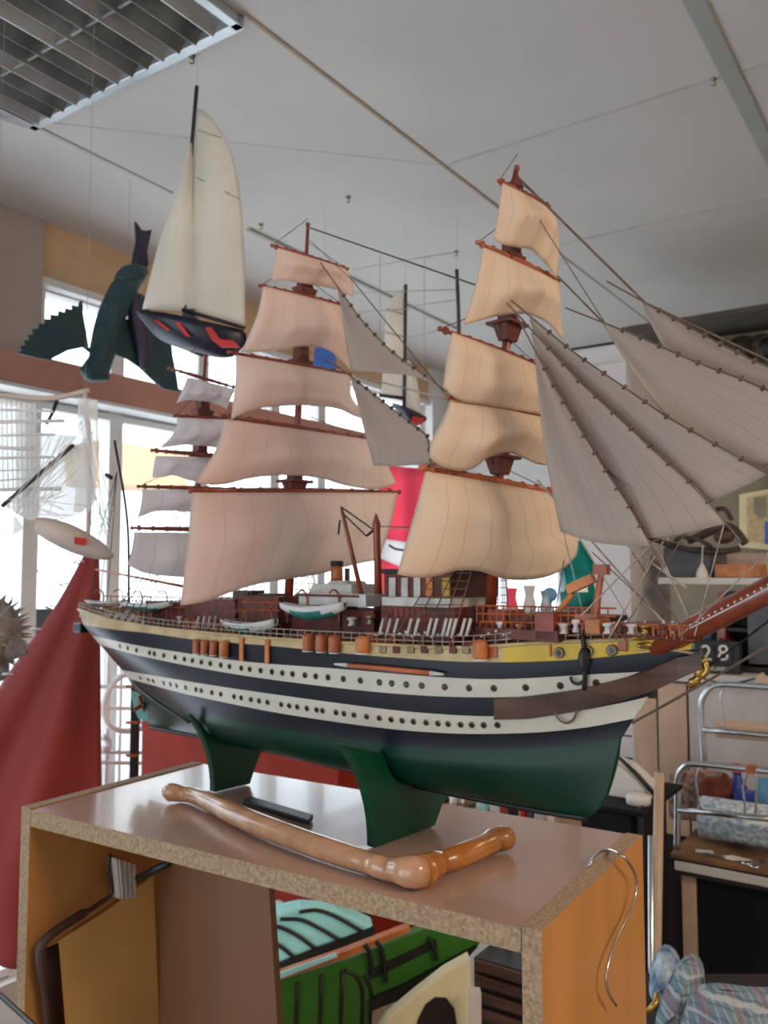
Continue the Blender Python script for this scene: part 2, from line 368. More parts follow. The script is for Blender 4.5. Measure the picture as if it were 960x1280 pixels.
b = MB(); b.obox(bp((xa+xb)/2, (za+zb2)/2, -.055), DB*((xb-xa)/2-.01), NB*.002, Vector((0, 0, (zb2-za)/2-.01))); b.build('pane', M['glass'], f)
# right and rear walls of the shop, the rear one with an unseen opening added for fill light
b = MB(); b.box((4.9, -3.2, 0), (5, 7.5, ZC)); struct(b.build('wall_right', M['wall']))
b = MB(); b.box((-5, -3.3, 0), (5, -3.2, .6)); b.box((-5, -3.3, 2.2), (5, -3.2, ZC)); b.box((-5, -3.3, .6), (-3.4, -3.2, 2.2)); b.box((-1.9, -3.3, .6), (5, -3.2, 2.2)); struct(b.build('wall_rear', M['wall']))
area('rear_fill_portal', (-2.65, -3.18, 1.4), (-2.65, 0, 1.4), 1.5, 1.6, 1, (1, 1, 1), True)
# ceiling joints and track
def cline(p, q, w_, t_, m, name):
    a, c = onz(*p, ZC), onz(*q, ZC); d = (c-a).normalized(); n_ = Vector((d.y, -d.x, 0)); mid = (a+c)/2
    b = MB(); b.obox(mid+Vector((0, 0, -t_/2)), d*((c-a).length/2), n_*w_/2, Vector((0, 0, t_/2))); return struct(b.build(name, m))
def ext(p, q, e0, e1): # extend pixel segment
    return (p[0]-(q[0]-p[0])*e0, p[1]-(q[1]-p[1])*e0), (q[0]+(q[0]-p[0])*e1, q[1]+(q[1]-p[1])*e1)
cline(*ext((868, 0), (962, 190), .6, .1), .038, .006, M['track'], 'trim_6')
cline((302, 14), (640, 272), .008, .004, M['seam'], 'trim_7')
cline((50, 160), (215, 241), .012, .004, M['joint'], 'trim_8')
cline((310, 285), (572, 411), .016, .010, M['joint'], 'trim_9')
cline((560, 205), (902, 94), .006, .003, M['joint'], 'trim_10')
cline((905, 92), (980, 72), .006, .003, M['joint'], 'trim_11')
cline((700, 305), (970, 243), .006, .003, M['joint'], 'trim_12')
cline((52, 152), (560, 207), .002, .001, M['joint'], 'trim_13')
cline((-40, 128), (46, 158), .02, .01, M['alu'], 'trim_14')
cline((640, 272), (880, 455), .006, .003, M['joint'], 'trim_15')
# dark strip painting the ceiling's shade at the back right
b = MB(); b.obox(bp(1.25, ZC-.012, .17), DB*1.6, NB*.17, Vector((0, 0, .012))); struct(b.build('shade_strip', mat('ceiling_shade', (.10, .085, .07), .8)))
# hooks in the ceiling
for i, (x, y) in enumerate(((240, 70), (435, 246), (326, 280), (570, 314), (892, 98))):
    p = onz(x, y, ZC); b = MB(); b.lathe(p, (0, 0, -1), [(.008, 0), (.008, .003), (.0025, .004), (.0025, .008)], 10)
    b.tube([p+Vector((.005*math.sin(a), 0, -.013-.005*math.cos(a+math.pi))) for a in [k*.5 for k in range(10)]], .0018, 6)
    tag(b.build('ceiling_hook', M['bronze'], smooth=True), ['small dark ceiling hook beside the light grille', 'small dark ceiling hook above the middle mast', 'small dark ceiling hook just right of the tall yacht sail', 'small dark ceiling hook hanging left of the foremast top', 'small dark ceiling hook beside the grey ceiling track'][i], 'hook')
# ceiling light with louvres
g0 = onz(45, 153, ZC); g1 = onz(298, 16, ZC); Lw = (g1-g0).dot(DB); Ld = 1.2
lt = thing('ceiling_light', 'recessed ceiling light with grey louvre grille and bright metal rim, unlit', 'ceiling light', g0+DB*Lw/2-DA*Ld/2-Vector((0, 0, .01)))
def gp(a, c, z=0): return g0+DB*a-DA*c+Vector((0, 0, z))
b = MB()
for a0, a1, c0, c1 in ((0, Lw, 0, .022), (0, .022, 0, Ld), (Lw-.022, Lw, 0, Ld), (0, Lw, Ld-.022, Ld)):
    b.obox((gp(a0, c0)+gp(a1, c1))/2-Vector((0, 0, .012)), DB*(a1-a0)/2, DA*(c1-c0)/2, Vector((0, 0, .012)))
b.build('rim', M['alu'], lt, bevel=.002)
b = MB(); b.obox(gp(Lw/2, Ld/2, -.002), DB*Lw/2, DA*Ld/2, Vector((0, 0, .001))); b.build('reflector', M['aludark'], lt)
nl = max(5, int(Lw/.055))
for k in range(nl):
    a = .03+(Lw-.06)*(k+.5)/nl; b = MB()
    b.obox(gp(a, Ld/2, -.016), DA*(Ld/2-.022), DB*.001, Vector((0, 0, .014))+DB*.012); b.build('louvre', M['aludark'] if k % 3 else M['alu'], lt)
for k in range(1, 7):
    b = MB(); b.obox(gp(Lw/2, .022+(Ld-.044)*k/7, -.013), DB*(Lw/2-.022), DA*.003, Vector((0, 0, .011))); b.build('divider', M['aludark'], lt)
# street outside
b = MB(); b.box((-30, 6, -.3), (30, 40, -.2)); b.box((-40, -5, -.3), (-6, 40, -.2)); struct(b.build('ground_outside', M['roadgrey']))
def houseat(x0, y0, x1, y1, s_off, name, label, m):
    Pn = P0-ND*s_off; a = onpl(x0, y0, Pn, ND); c = onpl(x1, y1, Pn, ND)
    t = thing(name, label, 'building', Vector(((a.x+c.x)/2, (a.y+c.y)/2, 0)))
    L_ = (c-a).dot(DA); z1 = min(a.z, 9); b = MB()
    b.obox(Vector(((a.x+c.x)/2, (a.y+c.y)/2, z1/2-.1))-ND*1, DA*L_/2, ND*1, Vector((0, 0, z1/2+.1))); b.build('wall', m, t)
    k = 0
    for i in range(5):
        for j in range(2):
            b = MB(); b.obox(Vector((a.x, a.y, 0))+DA*L_*(i+.5)/5+Vector((0, 0, .9+j*1.5))+ND*.02, DA*L_*.05, ND*.02, Vector((0, 0, .45))); b.build('window', M['hole'], t)
Pn = P0-ND*3.0; aw = thing('awning', 'tan awning outside the window left of the rear mast', 'awning', onpl(160, 606, Pn, ND))
b = MB(); b.prism([onpl(x, y, Pn, ND) for x, y in ((128, 550), (240, 566), (240, 612), (132, 604))], -ND*.5); b.build('canvas', M['walltan'], aw)
for x in (134, 234): q = onpl(x, 604, Pn-ND*.2, ND); b = MB(); b.tube([Vector((q.x, q.y, -.2)), q], .02, 8); b.build('post', M['whiteframe'], aw)

# ================================================================== CABINET
HT = .30; ZT = 1.5-HT
cFL = onz(27, 1008, ZT); cFR = onz(677, 1164, ZT); cBR = onz(803, 1044, ZT)
ex = (cFR-cFL).normalized(); ey = Vector((-ex.y, ex.x, 0)); CW = (cFR-cFL).length; CD = abs((cBR-cFR).dot(ey)); T = .018
print('cabinet', CW, CD, math.degrees(math.atan2(ex.y, ex.x)))
def cb(x, y, z): return cFL+ex*x+ey*y+Vector((0, 0, z-ZT))
def cbox(b, x0, x1, y0, y1, z0, z1, mi=0): b.obox((cb(x0, y0, z0)+cb(x1, y1, z1))/2, ex*(x1-x0)/2, ey*(y1-y0)/2, Vector((0, 0, (z1-z0)/2)), mi)
cab = thing('cabinet', 'open chipboard cabinet with orange beech sides carrying the big sailing ship', 'cabinet', cb(CW/2, CD/2, 0))
def panel(name, x0, x1, y0, y1, z0, z1, face, thin):
    b = MB(); cbox(b, x0, x1, y0, y1, z0, z1); o = b.build(name, [face, M['chip']], cab)
    for p in o.data.polygons:
        n = p.normal; ax = {'x': ex, 'z': Vector((0, 0, 1)), 'y': ey}[thin]
        p.material_index = 0 if abs(n.dot(ax)) > .9 else 1
    return o
panel('side_panel', 0, T, 0, CD, 0, ZT, M['lamor'], 'x')
panel('side_panel', CW-T, CW, 0, CD, 0, ZT, M['lamor'], 'x')
panel('top_panel', T+.0008, CW-T-.0008, 0, CD, ZT-T-.004, ZT-.0015, M['lam'], 'z')
panel('shelf', T, CW-T, .01, CD-.01, .35, .35+T, M['lam'], 'z')
# boards standing inside
yb_ = min([.001*k for k in range(20, 300)], key=lambda y: abs(proj(cb(T, y, 1.0))[0]-197)); fb = lambda x, y: onpl(x, y, cb(0, yb_, 0), ey)
zb0 = ZT-T-.006; tl, tr_ = cb(T+.008, yb_, zb0), fb(329, 1112); tr_.z = zb0; tr_ = cb((tr_-cFL).dot(ex), yb_, zb0); br_ = fb(347, 1285)
dx_ = ((br_-cFL).dot(ex)-(tr_-cFL).dot(ex))/(zb0-br_.z); brx = (tr_-cFL).dot(ex)+dx_*(zb0-.37)
b = MB(); b.prism([tl, tr_, cb(brx, yb_, .37), cb(T+.008, yb_, .37)], ey*.012)
tag(b.build('wooden_board', mat('brown_board', (.27, .13, .065), .5, var=.12, scale=5, stretch=(2, 2, .3))), 'brown wooden board standing upright inside the cabinet at its back', 'board')
pl = cb(.028, 0, 0)
def ci(px, py, x=.026): return onpl(px, py, cb(x, 0, 0), ex)
b = MB()
b = MB(); b.prism([ci(x, y, .021) for x, y in ((60, 1184), (132, 1138), (190, 1094), (198, 1300), (72, 1300))], ex*.003)
tag(b.build('ochre_board', mat('ochre_board', (.78, .48, .17), .5, var=.05)), 'ochre yellow board leaning flat against the cabinet inner left side', 'board')
b = MB(); b.prism([ci(x, y, .0245) for x, y in ((47, 1190), (72, 1178), (82, 1300), (58, 1300))], ex*.002); tag(b.build('grooved_strip', M['slat']), 'narrow grooved strip standing in front of the ochre board', 'strip')
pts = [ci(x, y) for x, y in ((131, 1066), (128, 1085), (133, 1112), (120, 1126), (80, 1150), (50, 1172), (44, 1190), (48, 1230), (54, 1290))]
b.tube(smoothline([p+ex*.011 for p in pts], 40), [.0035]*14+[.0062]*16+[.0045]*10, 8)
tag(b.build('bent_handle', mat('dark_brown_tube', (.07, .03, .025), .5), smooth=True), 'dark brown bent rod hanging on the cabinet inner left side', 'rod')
b = MB(); cc = [ci(x, y, .03) for x, y in ((133, 1070), (158, 1078), (158, 1118), (138, 1120))]; b.prism(cc, ex*.02)
for k in range(4): b.tube([cc[0].lerp(cc[1], (k+.5)/4)+ex*.021, cc[3].lerp(cc[2], (k+.5)/4)+ex*.021], .0012, 6)
tag(b.build('ribbed_block', M['slat']), 'small ribbed pale block hanging above the bent dark rod', 'block')
b = MB(); a = cb(.16, .12, ZT-T-.02)
b.tube([onpl(172, 1098, a, ey), onpl(212, 1078, a, ey)], .005, 8)
tag(b.build('short_rod', M['black'], smooth=True), 'short black rod under the cabinet top', 'rod')

# ================================================================== SHIP
PSI = math.radians(41.0); SA = Vector((math.cos(PSI), -math.sin(PSI), 0)); SN = Vector((math.sin(PSI), math.cos(PSI), 0))
SO = Vector((-.3797, 1.3626, 1.5))
def S(X, Y, z): return SO+SA*X+SN*Y+Vector((0, 0, z-1.5))
def cpl(px, py, off=0): return onpl(px, py, SO+SN*off, SN)
def loc(P): d = P-SO; return d.dot(SA), d.dot(SN), P.z
ship = thing('sailing_ship_model', 'large three-masted sailing ship model with black, white and green hull on the cabinet', 'ship model', S(.42, 0, ZT+.04))
def interp(c, x):
    if x <= c[0][0]: (a, b), (d, e) = c[0], c[1]; return b+(x-a)*(e-b)/(d-a)
    for (a, b), (d, e) in zip(c, c[1:]):
        if x <= d: return b+(x-a)*(e-b)/(d-a)
    return e+(x-d)*(e-b)/(d-a)
LV = [
 ([(106, 765), (139, 776), (198, 786), (280, 794), (350, 800), (470, 807), (582, 812), (640, 807), (700, 803), (767, 802), (824, 797), (866, 803)], (106, 764), (866, 803), .080, .20, 2.6, .50, 2.2),
 ([(110, 782), (141, 787), (185, 791), (242, 800), (350, 808), (429, 817), (520, 824), (582, 828), (640, 828), (721, 825), (811, 815), (864, 812)], (110, 781), (864, 811), .082, .22, 2.5, .50, 2.1),
 ([(118, 795), (171, 807), (242, 818), (293, 826), (350, 831), (414, 835), (551, 847), (620, 850), (658, 848), (736, 843), (817, 839), (850, 834)], (117, 793), (850, 834), .083, .26, 2.4, .48, 2.0),
 ([(125, 806), (171, 819), (242, 834), (307, 845), (350, 851), (430, 861), (500, 868), (580, 872), (674, 871), (736, 865), (800, 857), (830, 853)], (126, 807), (829, 853), .083, .28, 2.3, .46, 2.0),
 ([(150, 837), (225, 850), (280, 859), (350, 869), (430, 880), (500, 889), (580, 895), (620, 896), (705, 892), (780, 878), (812, 870)], (152, 836), (811, 870), .082, .32, 2.2, .44, 1.9),
 ([(160, 848), (225, 866), (280, 878), (350, 892), (430, 904), (500, 913), (580, 918), (674, 916), (736, 909), (792, 898)], (160, 847), (793, 898), .080, .36, 2.1, .42, 1.8),
 ([(168, 862), (239, 889), (316, 905), (410, 921), (480, 930), (540, 936), (634, 938), (696, 934), (776, 923)], (168, 861), (777, 923), .076, .42, 2.0, .40, 1.7)]
NT = 64
def shape(t, ta, pa, tb, pb):
    r = 1.0
    if t < ta: r *= 1-(1-t/ta)**pa
    if t > tb: r *= 1-((t-tb)/(1-tb))**pb
    return max(r, 0)
tt = [.5-.5*math.cos(math.pi*i/NT) for i in range(NT+1)]
rows = []
for (crv, pa_, pf, B, ta, ea, tb, eb) in LV:
    xa0 = loc(cpl(*pa_))[0]; xf0 = loc(cpl(*pf))[0]; row = []
    for t in tt:
        X = xa0+(xf0-xa0)*t; bb = B*shape(t, ta, ea, tb, eb); z = 1.38
        for _ in range(14):
            P = S(X, -bb, z); px, py = proj(P); z += (py-interp(crv, px))*depth(P)/F
        row.append((X, bb, z))
    rows.append(row)
sm = []
for row in rows:   # light smoothing of heights
    z = [r[2] for r in row]
    for _ in range(3): z = [z[0]]+[(z[i-1]+2*z[i]+z[i+1])/4 for i in range(1, len(z)-1)]+[z[-1]]
    sm.append([(r[0], r[1], zz) for r, zz in zip(row, z)])
rows = sm
keel = [loc(cpl(*p)) for p in ((188, 908), (235, 917), (355, 941), (419, 957), (550, 988), (660, 1010), (735, 1022))]
keelc = [(k[0], k[2]) for k in keel]
stemk = [loc(cpl(*p))[0] for p in ((777, 923), (774, 942), (770, 960), (765, 977), (759, 994), (750, 1010), (735, 1022))]
stern = [loc(cpl(*p))[0] for p in ((168, 861), (180, 868), (184, 876), (186, 884), (187, 892), (188, 900), (188, 908))]
NS = 6
for s_i in range(1, NS+1):
    s = s_i/NS; row = []
    for i, t in enumerate(tt):
        xa0, xf0 = stern[s_i], stemk[s_i]; X = xa0+(xf0-xa0)*t
        z6 = rows[6][i][2]; zk = interp(keelc, X)
        w_ = (1-s**2.3)**.75 if s < 1 else 0
        fin = shape(t, .55, 1.6, .35, 1.5)   # finer ends below
        bb = .076*(shape(t, .42, 2.0, .40, 1.7)*(1-s)+fin*s)*w_+.0025*(1 if 0 < t < 1 else 0)
        z = z6+(zk-z6)*(1-(1-s)**1.15)
        row.append((X, bb, z))
    rows.append(row)
ZK = rows[-1][NT//2][2]; print('keel z above cabinet', [round(r[2]-ZT, 3) for r in rows[-1][::16]], 'hull X', rows[0][0][0], rows[0][-1][0])
def hullmesh():
    b = MB(); mis = [3, 1, 2, 1, 2, 1]; fr = [0]*0
    fns = []
    for side in (-1, 1):
        for r in range(len(rows)-1):
            for i in range(NT):
                q = [S(rows[r][i][0], side*rows[r][i][1], rows[r][i][2]), S(rows[r+1][i][0], side*rows[r+1][i][1], rows[r+1][i][2]),
                     S(rows[r+1][i+1][0], side*rows[r+1][i+1][1], rows[r+1][i+1][2]), S(rows[r][i+1][0], side*rows[r][i+1][1], rows[r][i+1][2])]
                Xm = rows[r][i][0]
                if r == 0: mi = 4 if Xm > XY else 3
                elif r in (1, 3, 5): mi = 1
                elif r in (2, 4): mi = 2
                else: mi = 0
                b.add(q, [(0, 1, 2, 3)], mi)
    for i in range(NT): # keel bottom
        r = rows[-1]
        b.add([S(r[i][0], -r[i][1], r[i][2]), S(r[i][0], r[i][1], r[i][2]), S(r[i+1][0], r[i+1][1], r[i+1][2]), S(r[i+1][0], -r[i+1][1], r[i+1][2])], [(0, 1, 2, 3)], 0)
    return b
XY = loc(cpl(632, 812))[0]-.03
# near-side X for a pixel column on the rail
def nearX(px, level=0):
    best = min(range(NT+1), key=lambda i: abs(proj(S(rows[level][i][0], -rows[level][i][1], rows[level][i][2]))[0]-px))
    return rows[level][best][0]
XY = nearX(606)
hull = hullmesh().build('hull', [M['green'], M['navy'], M['hullwhite'], M['beige'], M['yellow']], ship, smooth=True)
def surf(X, lv, out=0):
    lo = int(min(lv, len(rows)-2)); fr = lv-lo
    def pt(X, row):
        for a, c in zip(row, row[1:]):
            if a[0] <= X <= c[0]:
                k = (X-a[0])/(c[0]-a[0]+1e-12); return a[1]+(c[1]-a[1])*k, a[2]+(c[2]-a[2])*k
        return (0, row[-1][2]) if X > row[-1][0] else (0, row[0][2])
    b0, z0 = pt(X, rows[lo]); b1, z1 = pt(X, rows[lo+1]); return -(b0+(b1-b0)*fr)-out, z0+(z1-z0)*fr
def surfP(X, lv, out=0): y, z = surf(X, lv, out); return S(X, y, z)
# deck inside the hull
b = MB(); G = []
for i in range(0, NT+1):
    X, bb, z = rows[0][i]; G.append([S(X, bb*k*.97, z-.010) for k in (-1, -.5, 0, .5, 1)])
b.grid(G, uv=False); b.build('deck', M['deck'], ship, solid=.002)
# rails
b = MB()
for sd in (-1, 1): b.tube([S(r[0], sd*r[1], r[2]+.001) for r in rows[0]], .0022, 6)
b.build('gunwale', M['beige'], ship, smooth=True)
for sd in (-1, 1):
    b = MB()
    for h in (.007, .013): b.tube([S(r[0], sd*r[1]*.99, r[2]+h) for r in rows[0]], .0006, 5)
    for i in range(90):
        X = rows[0][0][0]+(rows[0][-1][0]-rows[0][0][0])*(i+.5)/90; y, z = surf(X, 0)
        b.tube([S(X, -sd*y*.99, z), S(X, -sd*y*.99, z+.013)], .0006, 4)
    b.build('railing', M['ropelight'], ship)
# portholes
ring = None
def porthole(X, lv, r):
    global ring
    P = surfP(X, lv, .0004); A = surfP(X+.004, lv); Bq = surfP(X, lv+.3); n = (A-surfP(X, lv)).cross(Bq-surfP(X, lv)).normalized()
    if n.dot(SN) > 0: n = -n
    if ring is None:
        b = MB(); b.lathe((0, 0, -.001), (0, 0, 1), [(1, 0), (1, .0016), (.6, .0020), (.55, .0008)], 14)
        me = b.build('porthole', M['bronze'], None, smooth=True, origin=Vector((0, 0, 0)))
        b = MB(); b.lathe((0, 0, -.0004), (0, 0, 1), [(.62, 0), (.62, .0015)], 14); gl = b.build('glass', M['hole'], None, origin=Vector((0, 0, 0)))
        ring = (me, gl); me.parent = hull; gl.parent = me; o, g = me, gl
    else:
        o = ring[0].copy(); C.objects.link(o); g = ring[1].copy(); C.objects.link(g); g.parent = o
    o.parent = hull; q = n.to_track_quat('Z', 'Y')
    o.matrix_parent_inverse = Matrix.Identity(4)
    o.matrix_local = Matrix.LocRotScale(P-WORLD[ship.name], q, (r, r, 1))
for lv, px_list, r in ((2.5, [150, 160, 171, 187, 193, 205, 219, 231, 241, 252, 263, 276, 287, 302, 312, 326, 340, 353, 366, 381, 395, 410, 429, 451, 474, 490, 508, 527, 556, 587, 618, 657, 701, 745], .0036),
                       (4.5, [176, 186, 192, 205, 213, 221, 232, 245, 252, 265, 276, 293, 302, 314, 324, 335, 352, 362, 372, 384, 396, 403, 420, 430, 443, 458, 474, 489, 503, 517, 533, 548, 560, 576, 590, 605, 622], .0034)):
    for px in px_list:
        X = nearX(px, int(lv)) ; best = min([X+.001*k for k in range(-22, 23)], key=lambda x: abs(proj(surfP(x, lv))[0]-px)); porthole(best, lv, r)
ring[0].name = 'porthole'
# stem plank (carved trail board), boom, ropes on the hull side
b = MB(); G = []
XX = [nearX(618, 4)+(rows[1][-1][0]+.012-nearX(618, 4))*k/24 for k in range(25)]
topc = [(618, 874), (660, 871), (720, 863), (780, 848), (820, 834), (845, 822), (880, 818)]; botc = [(618, 899), (660, 898), (720, 889), (780, 874), (820, 862), (850, 848), (880, 836)]
def sidepoint(px, py, off=.003):
    P = cpl(px, py, -.05)
    for _ in range(14):
        X, _y, z = loc(P); lv = 0.0
        # find half-breadth at this X,z on the near side
        bb = hb(X, z); P = cpl(px, py, -(bb+off))
    return P
def hb(X, z):
    prev = None
    for lv10 in range(0, 120, 2):
        lv = lv10/10; y, zz = surf(X, lv)
        if zz <= z: return -y
    return 0
n_ = 26; G = []
for i in range(n_):
    px = 618+(878-618)*i/(n_-1); G.append([sidepoint(px, interp(topc, px)), sidepoint(px, interp(botc, px))])
b.grid(G, uv=False); b.build('trail_board', M['plank'], ship, solid=.004)
b = MB(); pts = [sidepoint(418+(555-418)*k/8, 830+(843-830)*k/8, .006) for k in range(9)]
b.tube(pts[1:8], .0028, 8); b.build('side_boom', M['redlit'], ship, smooth=True)
b = MB(); b.tube(pts[:2], [.001, .0028], 8); b.tube(pts[7:], [.0028, .001], 8); b.build('boom_tip', M['boatwhite'], ship, smooth=True)
b = MB(); b.tube(smoothline([sidepoint(728, 790, .004), sidepoint(730, 815, .005), sidepoint(731, 845, .006), sidepoint(730, 862, .005)], 10), .0024, 6)
b.tube(smoothline([sidepoint(*p, .006) for p in ((713, 846), (716, 853), (724, 855), (731, 850))], 10), .0016, 6)
b.ball(sidepoint(730, 825, .008), .006, 0, 6, (1, .6, 2)); b.build('anchor', M['black'], ship, smooth=True)
b = MB(); b.tube(smoothline([sidepoint(*p, .006) for p in ((694, 890), (698, 899), (708, 904), (717, 899), (721, 888))], 14), .0012, 6); b.build('mooring_loop', M['rope'], ship, smooth=True)
# hawse holes on the yellow band
for px, py in ((699, 816), (735, 814), (765, 813)):
    b = MB(); P = sidepoint(px, py, .001); b.lathe(P, -SN, [(.0055, -.001), (.0055, .0015), (.0035, .002), (.003, .001)], 14); b.build('hawse_ring', M['bronze'], ship, smooth=True)
    b = MB(); b.lathe(P, -SN, [(.0034, 0), (.0034, .0012)], 12); b.build('hawse_hole', M['hole'], ship)
for px, py, w_ in ((615, 815, .010), (778, 806, .008), (688, 813, .002)):
    b = MB(); P = sidepoint(px, py, .001); b.obox(P, SA*w_*.6, SN*.001, Vector((0, 0, .006))); b.build('bow_emblem', M['redlit'], ship, bevel=.001)
# figurehead, gilt
b = MB()
P = cpl(874, 838); b.ball(P, .005, 0, 7, (1, 1, 1.6)); b.ball(cpl(879, 826), .004, 0, 7)
b.ball(cpl(868, 852), .004, 0, 7, (1.5, 1, 1)); b.tube(smoothline([cpl(878, 822), cpl(884, 838), cpl(872, 848), cpl(862, 858)], 12), [.003]*12, 6)
for k in range(5): b.ball(cpl(866+k*3, 858-k*7, .008), .004, 0, 5)
b.build('figurehead', M['gold'], ship, smooth=True)
for p in ((800, 793), (812, 792), (806, 803)):
    b = MB(); q = sidepoint(p[0], p[1]+4, .004); b.ball(q, .0045, 0, 7, (1.8, .5, .7)); b.build('gilt_scroll', M['gold'], ship, smooth=True)
# bow structure: head rails and bulwark
b = MB(); a = cpl(848, 815)
for sd in (-1, 1):
    b.tube(smoothline([S(rows[0][-8][0], sd*.03, rows[0][-8][2]+.004), S(rows[0][-3][0], sd*.018, rows[0][-3][2]+.002), cpl(874, 800)+SN*sd*.008], 10), .002, 6)
b.build('head_rail', M['darkred'], ship, smooth=True)
b = MB(); b.prism([cpl(*p) for p in ((846, 812), (874, 812), (880, 826), (866, 838), (850, 836), (832, 852))], SN*.008); b.build('stem_post', M['black'], ship, bevel=.002)
# bowsprit (runs forward out of the frame)
b0 = cpl(846, 796); b1 = cpl(960, 738); d_ = (b1-b0).normalized(); tip = b0+d_*.34
b = MB(); b.tube([b0-d_*.05, b0+d_*.10, b0+d_*.2, tip], [.0115, .0115, .010, .006], 14); b.build('bowsprit', M['red'], ship, smooth=True)
b = MB(); b.tube([b0+d_*k*.0065+Vector((0, 0, .0))-SN*.0115 for k in (3, 28)], .0008, 5)
for k in range(3, 26): b.ball(b0+d_*k*.0065-SN*.0105+Vector((0, 0, .003)), .0013, 0, 4)
b.build('footrope_pins', M['boatwhite'], ship)
b = MB(); b.tube([b0+d_*.15+Vector((0, 0, .014))-SN*.004, b0+d_*.34+Vector((0, 0, .018))-SN*.004], .006, 10); b.build('jib_boom', M['orange'], ship, smooth=True)
# keel, rudder, propeller
b = MB(); zkk = [(r[0], r[2]) for r in rows[-1]]
b.tube([S(x, 0, z-.001) for x, z in zkk[2:-2:3]], .0035, 6); b.build('keel', M['black'], ship, smooth=True)
b = MB(); b.prism([cpl(*p, -.002) for p in ((163, 864), (186, 872), (192, 905), (172, 898), (166, 882))], SN*.004); b.build('rudder', M['teal'], ship, bevel=.0008)
b = MB(); b.prism([cpl(*p, -.003) for p in ((172, 874), (182, 877), (183, 888), (173, 886))], SN*.006); b.build('propeller_aperture', M['black'], ship)
pc = cpl(178, 881, -.005); b = MB()
for k in range(4):
    an = k*math.pi/2+.4; dv = SN*math.cos(an)+Vector((0, 0, math.sin(an))); b.obox(pc+dv*.008, dv*.008, SA*.001, dv.cross(SA)*.003)
b.lathe(pc-SA*.004, SA, [(.0025, 0), (.003, .004), (.001, .008)], 10); b.build('propeller', M['redlit'], ship)
b = MB(); b.tube(smoothline([sidepoint(*p, .003) for p in ((163, 850), (180, 866), (205, 884), (236, 903))], 14), .0018, 6); b.build('quarter_moulding', M['black'], ship, smooth=True)
# stern: taffrail ornaments
b = MB(); pt_ = cpl(112, 776); b.obox(S(rows[1][0][0]+.012, 0, rows[1][0][2]-.002), SA*.014, SN*.028, Vector((0, 0, .009))); b.build('stern_gallery', M['navy'], ship, bevel=.003)
# ---- square masts
MAST = {'fore': ((613, 765), (646, 210)), 'main': ((360, 762), (385, 281)), 'mizzen': ((238, 760), (257, 445))}
def mastP(m, py):
    (x0, y0), (x1, y1) = MAST[m]; return cpl(x0+(x1-x0)*(py-y0)/(y1-y0), py)
YAW = {'fore': 50, 'main': 39, 'mizzen': 40}
mastobj = {}
for m, rr in (('fore', (.0068, .0055, .0022)), ('main', (.0066, .0052, .0022)), ('mizzen', (.006, .005, .002))):
    (x0, y0), (x1, y1) = MAST[m]; ym = (y0*.55+y1*.45)
    b = MB(); b.tube([mastP(m, y0+18), mastP(m, ym), mastP(m, y1)], rr, 10)
    b.ball(mastP(m, y1), .0035, 0, 6)
    mastobj[m] = b.build('mast', M['red'], ship, smooth=True)
def top_platform(m, py, w_=.022):
    P = mastP(m, py); b = MB(); b.obox(P, SA*w_*.8, SN*w_, Vector((0, 0, .0018)))
    b.obox(P-Vector((0, 0, .010)), SA*.006, SN*.010, Vector((0, 0, .009)), taper=1.6)
    for sd in (-1, 1): b.tube([P+SN*sd*w_*.9, P-Vector((0, 0, .03))], .0012, 5)
    b.obox(P+Vector((0, 0, .010)), SA*.008, SN*.008, Vector((0, 0, .008)))
    b.build('mast_top', M['darkred'], mastobj[m], bevel=.0008)
for m, py in (('fore', 406), ('fore', 318), ('fore', 572), ('main', 450), ('main', 360), ('main', 602), ('mizzen', 512), ('mizzen', 566)): top_platform(m, py, .020 if py in (572, 602, 406) else .010)
b = MB(); P = mastP('fore', 236); b.lathe(P, (0, 0, 1), [(.009, 0), (.0085, .003), (.004, .012), (.0015, .024)], 10); b.build('mast_truck', M['darkred'], mastobj['fore'], smooth=True)
def plane(m, py, fwd=.010):
    a = math.radians(YAW[m]); e = Vector((math.sin(a), math.cos(a), 0)); N = Vector((e.y, -e.x, 0)); return mastP(m, py)+N*fwd, N
def yard(m, p, q, r=.0034, mt='red'):
    P, N = plane(m, (p[1]+q[1])/2, .007); a, c = onpl(*p, P, N), onpl(*q, P, N); mid = (a+c)/2
    b = MB(); b.tube([a, a.lerp(mid, .5), mid, mid.lerp(c, .5), c], [r*.45, r*.85, r, r*.85, r*.45], 8)
    for k in range(9):
        z_ = a.lerp(c, (k+.5)/9); b.lathe(z_-(c-a).normalized()*.001, c-a, [(r*1.15, 0), (r*1.15, .002)], 8)
    for e_ in (a, c): b.ball(e_, r*.8, 0, 5)
    b.build('yard', M[mt], mastobj[m], smooth=True)
    b = MB(); b.tube([a, mastP(m, p[1]-34)], .0005, 4); b.tube([c, mastP(m, q[1]-34)], .0005, 4); b.build('lift_line', M['rope'], mastobj[m])
def sail(m, py, top, bottom, left=None, right=None, belly=.018, mt='sail', wr=.0028, nm='square_sail'):
    if m == 'main': mt = 'sailp'
    P, N = plane(m, py); f = mapply(P, N)
    left = left or [top[0], bottom[0]]; right = right or [top[-1], bottom[-1]]
    G = coons([f(p) for p in top], [f(p) for p in bottom], [f(p) for p in left], [f(p) for p in right], 26, 18)
    sd = random.random()*9
    for j, row in enumerate(G):
        v = j/17
        for i in range(26):
            u = i/25; k = math.sin(math.pi*u)**.7*math.sin(math.pi*min(1, v*.92+.04))
            row[i] = row[i]+N*(belly*k+wr*math.sin(u*23+sd)*math.sin(v*3.0)+wr*1.3*math.sin(v*9+2*u+sd)*math.sin(math.pi*v)*k)
    b = MB(); b.grid(G); return b.build(nm, M[mt], ship, smooth=True, solid=.0008)
